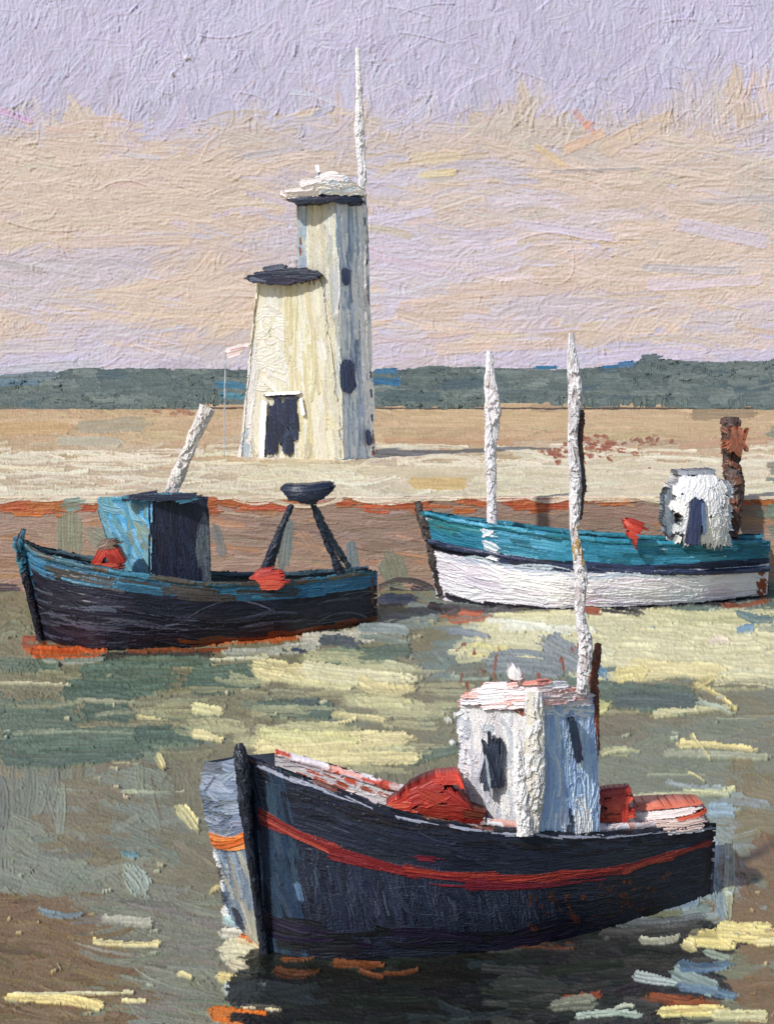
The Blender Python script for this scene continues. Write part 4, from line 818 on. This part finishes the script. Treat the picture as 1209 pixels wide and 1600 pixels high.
def CH(u, v):
    a, b = ce(v), cs(v); P = a * (1 - u[..., None]) + b * u[..., None]; P = P.copy(); P[..., 1] -= .16 * np.sin(np.pi * u); return P[..., 0], P[..., 1], P[..., 2]
fe = wcurve([(430, 1176, 19.1), (440, 1290, 19.2), (470, 1392, 19.4)], .02)
def CH2(u, v):
    a, b = fe(v), ce(v); P = a * (1 - u[..., None]) + b * u[..., None]; P = P.copy(); P[..., 0] -= .1 * np.sin(np.pi * u); return P[..., 0], P[..., 1], P[..., 2]
pc2 = Paint(0, 0, 40, 100, 1, base=(110, 120, 136))
build('hull', L + [(pc, CH, 1.1, 1.0), (pc2, CH2, .5, 1)], M_hull, fbt)
ffull = wcurve(fr, .03)
build('deck', [deck(n0, wcurve(fr[2:], .03), .42, (96, 52, 36))], M_trim, fbt)
def p_inner(p, w, h):
    p.C[:] = (206, 202, 200)
    p.scatter(130, (0, 0, w, h), 60, 7, 0, lambda x, y: [(214, 210, 212), (196, 194, 196), (228, 214, 210), (180, 176, 178)][int(rng.integers(4))], jit=5, aj=5, lift=.8, br=.5, rim=.7, jc=9)
    for i in range(30): x = rng.uniform(0, w * .26); y = rng.uniform(0, h); p.stroke(x, y, x + 18, y + 2, 6, [(150, 70, 44), (186, 78, 54)][i % 2], lift=.8, rag=1.5, dry=.2)
    p.scatter(40, (w * .6, 0, w, h), 50, 6, 0, lambda x, y: [(226, 150, 130), (200, 90, 66), (236, 222, 220)][int(rng.integers(3))], jit=6, aj=5, lift=.9, dry=.2)
build('inner_bulwark', [bulwark(wcurve(fr[4:], .03), .42, p_inner, 640, 46)], M_trim, fbt)
def railc(x, y): return [(222, 214, 216), (236, 178, 160), (206, 92, 70), (236, 230, 232), (120, 60, 40)][int(rng.choice(5, p=[.34, .2, .14, .22, .1]))]
build('far_rail', [rail(wcurve(fr[4:], .03), .035, railc, 640, 150, lift=1.2, rim=1.2)], M_trim, fbt)
build('near_rail', [rail(lambda u: n0(u) + np.array([0, .05, .0]), .028, lambda x, y: [(36, 38, 48), (200, 196, 204), (48, 50, 60), (110, 62, 44)][int(rng.choice(4, p=[.5, .25, .15, .1]))], 740, 150, rag=1.3),
    rail(lambda u: n0(.45 + .5 * u) + np.array([0, .12, .06]), .03, railc, 400, 90, lift=1.2, rim=1.2)], M_trim, fbt)
build('stem_post', [pxtube([(374, 1162, 17.12), (378, 1195, 17.02), (384, 1270, 16.98), (394, 1350, 17.05), (414, 1488, 17.3)], [11, 20, 15, 11, 12], lambda x, y: [(34, 38, 48), (46, 52, 66)][int(rng.integers(2))], relief=1.2)], M_hull, fbt)
# wheelhouse
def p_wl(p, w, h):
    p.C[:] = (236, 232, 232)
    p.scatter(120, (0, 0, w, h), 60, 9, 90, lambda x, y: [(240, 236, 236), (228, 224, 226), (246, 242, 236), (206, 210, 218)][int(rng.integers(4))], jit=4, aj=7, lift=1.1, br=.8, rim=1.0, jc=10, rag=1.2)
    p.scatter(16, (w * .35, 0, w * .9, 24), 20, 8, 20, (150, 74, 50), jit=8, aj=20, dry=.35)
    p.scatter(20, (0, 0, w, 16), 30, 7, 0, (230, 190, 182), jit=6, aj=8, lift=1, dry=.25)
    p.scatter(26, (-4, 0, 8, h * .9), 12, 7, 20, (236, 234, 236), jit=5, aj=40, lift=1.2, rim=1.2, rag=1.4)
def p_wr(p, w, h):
    p.C[:] = (132, 152, 178)  # shade on the white wall, carried by blue-grey paint
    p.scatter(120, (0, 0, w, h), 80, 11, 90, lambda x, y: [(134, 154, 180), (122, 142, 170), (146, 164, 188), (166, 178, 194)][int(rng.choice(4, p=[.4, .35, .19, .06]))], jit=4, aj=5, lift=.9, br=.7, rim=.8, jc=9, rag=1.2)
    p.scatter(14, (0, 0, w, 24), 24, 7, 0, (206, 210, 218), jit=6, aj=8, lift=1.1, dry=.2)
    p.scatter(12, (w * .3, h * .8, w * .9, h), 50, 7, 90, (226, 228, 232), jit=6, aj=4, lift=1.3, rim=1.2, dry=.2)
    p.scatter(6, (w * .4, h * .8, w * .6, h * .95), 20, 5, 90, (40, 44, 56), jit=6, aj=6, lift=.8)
wt_l, wb_l = T3(720, 1092, 18.1), T3(726, 1262, 18.1); wt_c, wb_c = T3(838, 1092, 17.5), T3(838, 1312, 17.5); wt_r, wb_r = T3(928, 1092, 17.95), T3(932, 1308, 17.95); wt_b, wb_b = T3(815, 1092, 18.7), T3(815, 1262, 18.7)
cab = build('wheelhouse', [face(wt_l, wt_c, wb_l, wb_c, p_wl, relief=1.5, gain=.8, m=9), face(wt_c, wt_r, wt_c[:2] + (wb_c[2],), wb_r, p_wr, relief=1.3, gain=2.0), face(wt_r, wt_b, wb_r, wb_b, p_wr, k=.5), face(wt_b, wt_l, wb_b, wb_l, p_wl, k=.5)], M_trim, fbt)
build('corner_post', [pxtube([(834, 1080, 17.45), (836, 1140, 17.42), (834, 1220, 17.4), (828, 1300, 17.38)], [26, 28, 34, 26], lambda x, y: [(242, 240, 238), (232, 228, 226), (224, 216, 200)][int(rng.integers(3))], lump=2.2, relief=1.4, sq=.5),
    pxtube([(808, 1150, 17.42), (812, 1230, 17.36), (820, 1305, 17.3)], [10, 22, 22], (238, 234, 232), lump=2, relief=1.4, sq=.5)], M_trim, cab)
def p_roof(p):
    for i in range(110):
        x = rng.uniform(738, 908); y = 1086 + rng.normal(0, 7) + (4 if x < 760 else 0)
        p.stroke(x - 20, y + 2, x + 20, y - 1, 7, [(240, 222, 220), (232, 186, 178), (238, 236, 238), (206, 208, 220), (224, 150, 136)][int(rng.choice(5, p=[.3, .25, .25, .1, .1]))], lift=1.2, rim=1.3, br=.6, jc=10, rag=1.2)
RY = lambda px: np.interp(px, [700, 838, 940], [18.16, 17.44, 17.95])
rt = flat((222, 206, 204), 8, 8)
build('wheelhouse_roof', shell(700, 1058, 944, 1112, RY, .03, p_roof, k=1.3, relief=1.5) + [(rt, quad(wt_l, wt_b, wt_c, wt_r), 0, 1)], M_trim, cab)
build('window', shell(744, 1140, 792, 1256, 17.7, .05, lambda p: [p.stroke(768 + rng.normal(0, 8), 1160 + rng.normal(0, 6) , 771 + rng.normal(0, 8), 1226 + rng.normal(0, 8), 7, [(34, 40, 58), (60, 70, 86), (180, 186, 194)][int(rng.choice(3, p=[.6, .25, .15]))], lift=.7, br=.8, jc=12, dry=.1) for i in range(20)], k=1.4), M_trim, cab)
build('window', shell(880, 1105, 920, 1216, 17.66, .04, lambda p: [p.stroke(894 + rng.normal(0, 2), 1118 + rng.uniform(0, 20), 903 + rng.normal(0, 2), 1165 + rng.uniform(0, 30), 6, (34 + rng.normal(0, 5), 42, 62), lift=.7, br=.5, jc=10) for i in range(14)], k=1.4), M_trim, cab)
build('searchlight', shell(782, 1028, 822, 1078, 17.8, .12, lambda p: [p.stroke(800 + rng.normal(0, 5), 1046 + rng.normal(0, 5), 806 + rng.normal(0, 3), 1056, 11, (236, 232, 228), lift=1.4, rim=1.4) for i in range(12)] + [p.stroke(800, 1060, 802, 1074, 6, (150, 80, 56), lift=.6)], k=1.4), M_trim, cab)
def mc(x, y):
    if 300 < y < 350 and rng.random() < .6: return (190, 156, 96)
    return [(240, 236, 236), (230, 224, 226), (246, 242, 242), (206, 196, 196)][int(rng.choice(4, p=[.4, .25, .25, .1]))]
build('mast', [pxtube([(893, 520, 17.7), (893, 560, 17.7), (900, 610, 17.7), (894, 680, 17.7), (899, 760, 17.7), (897, 830, 17.7), (908, 900, 17.7), (905, 960, 17.7), (916, 1010, 17.7), (908, 1084, 17.7)], [8, 13, 21, 13, 18, 12, 18, 13, 20, 15], mc, lump=1.9, relief=1.5, sq=.45)], M_trim, fbt)
build('mast_shadow', [pxtube([(908, 640, 17.8), (906, 690, 17.8), (909, 760, 17.8), (905, 812, 17.8)], [8, 5, 9, 4], lambda x, y: [(92, 72, 62), (110, 70, 50), (70, 62, 66)][int(rng.integers(3))], relief=1.3)], M_trim, fbt)  # shadow stroke right of the mast, added as a dark brown tube
build('exhaust_pipe', [pxtube([(934, 1005, 17.95), (928, 1060, 17.95), (932, 1180, 17.99)], [7, 9, 6], lambda x, y: [(130, 68, 44), (96, 60, 50)][int(rng.integers(2))], relief=1.3)], M_trim, fbt)
def tarp(p):
    for s in [(608, 1264, 660, 1232, 22, R1), (640, 1240, 690, 1216, 20, R2), (676, 1214, 716, 1212, 14, R1), (690, 1232, 735, 1266, 24, R2), (650, 1262, 730, 1264, 22, (150, 48, 36)), (660, 1250, 700, 1236, 16, R1), (712, 1206, 722, 1226, 12, (230, 76, 56)), (606, 1256, 640, 1250, 14, R3),
              (700, 1262, 750, 1280, 22, R2), (618, 1268, 650, 1262, 12, R3), (655, 1228, 690, 1244, 20, (160, 54, 38)), (720, 1262, 760, 1272, 16, (110, 50, 34))]:
        p.stroke(*s[:5], s[5], lift=.9, rim=.9, br=.6, jc=12, rag=1.1)
o = build('tarpaulin', shell(594, 1192, 772, 1300, 17.75, .22, tarp, k=1.2, relief=.9), M_trim); tag(o, 'crumpled red tarpaulin heaped on the foredeck ahead of the wheelhouse', 'tarpaulin')
def tarp2(p):
    for i in range(30): x = rng.uniform(926, 980); yy = 1246 + rng.uniform(0, 36); p.stroke(x - 8, yy, x + 12, yy - 4, 9, [R1, R2, (122, 52, 34), (206, 80, 60)][int(rng.integers(4))], lift=.9, rim=.8, jc=12, rag=1.3)
    p.stroke(972, 1240, 970, 1306, 12, R1, lift=1); p.stroke(985, 1232, 920, 1240, 8, R2, lift=1)
o = build('tarpaulin', shell(912, 1220, 1010, 1318, 18.5, .16, tarp2, k=1.2, relief=.9), M_trim); tag(o, 'smaller ragged red tarpaulin lying behind the wheelhouse by the stern', 'tarpaulin')
def tarp3(p):
    for s in [(985, 1268, 1080, 1258, 18, (236, 222, 218)), (1000, 1282, 1095, 1276, 14, (232, 206, 198)), (990, 1256, 1090, 1250, 7, (214, 120, 96)), (1000, 1292, 1090, 1290, 8, (226, 226, 232)), (1050, 1270, 1100, 1262, 7, (206, 90, 66)), (960, 1290, 1010, 1286, 8, (236, 206, 196))]:
        p.stroke(*s[:5], s[5], lift=1.1, rim=1, br=.6, jc=11, rag=1.3, dry=.1)
o = build('folded_sail', shell(950, 1240, 1112, 1306, 18.9, .3, tarp3, k=1.2), M_trim); tag(o, 'pinkish white folded sailcloth lying on the stern deck of the navy boat', 'sail')

# ================================================================== LIGHT, CAMERA
sd = np.array([-.52, -.56, .645]); sd /= np.linalg.norm(sd)
sun = bpy.data.lights.new('Sun', 'SUN'); sun.energy = 3.6; sun.angle = math.radians(2.0); sun.color = (1, .975, .945)
so = bpy.data.objects.new('sun', sun); col.objects.link(so); so['kind'] = 'helper'
from mathutils import Vector
so.rotation_euler = Vector(sd).to_track_quat('Z', 'Y').to_euler(); so.location = (-60, -60, 60)
w = bpy.data.worlds.new('World'); sc.world = w; w.use_nodes = True; nt = w.node_tree
st = nt.nodes.new('ShaderNodeTexSky'); st.sky_type = 'NISHITA'; st.sun_disc = False
st.sun_elevation = math.asin(sd[2]); st.sun_rotation = math.atan2(sd[0], sd[1])
nt.links.new(st.outputs[0], nt.nodes['Background'].inputs[0]); nt.nodes['Background'].inputs[1].default_value = 0.11
cam = bpy.data.cameras.new('Camera'); co = bpy.data.objects.new('Camera', cam); col.objects.link(co)
co.location = (0, 0, CAMH); co.rotation_euler = (math.pi / 2, 0, 0)
cam.sensor_fit = 'VERTICAL'; cam.sensor_height = 24; cam.lens = F / 1600 * 24; cam.shift_y = -(800 - HY) / 1600; cam.clip_end = 2000; cam.clip_start = .1
sc.camera = co
sc.view_settings.view_transform = 'Standard'; sc.view_settings.look = 'None'; sc.view_settings.exposure = 0
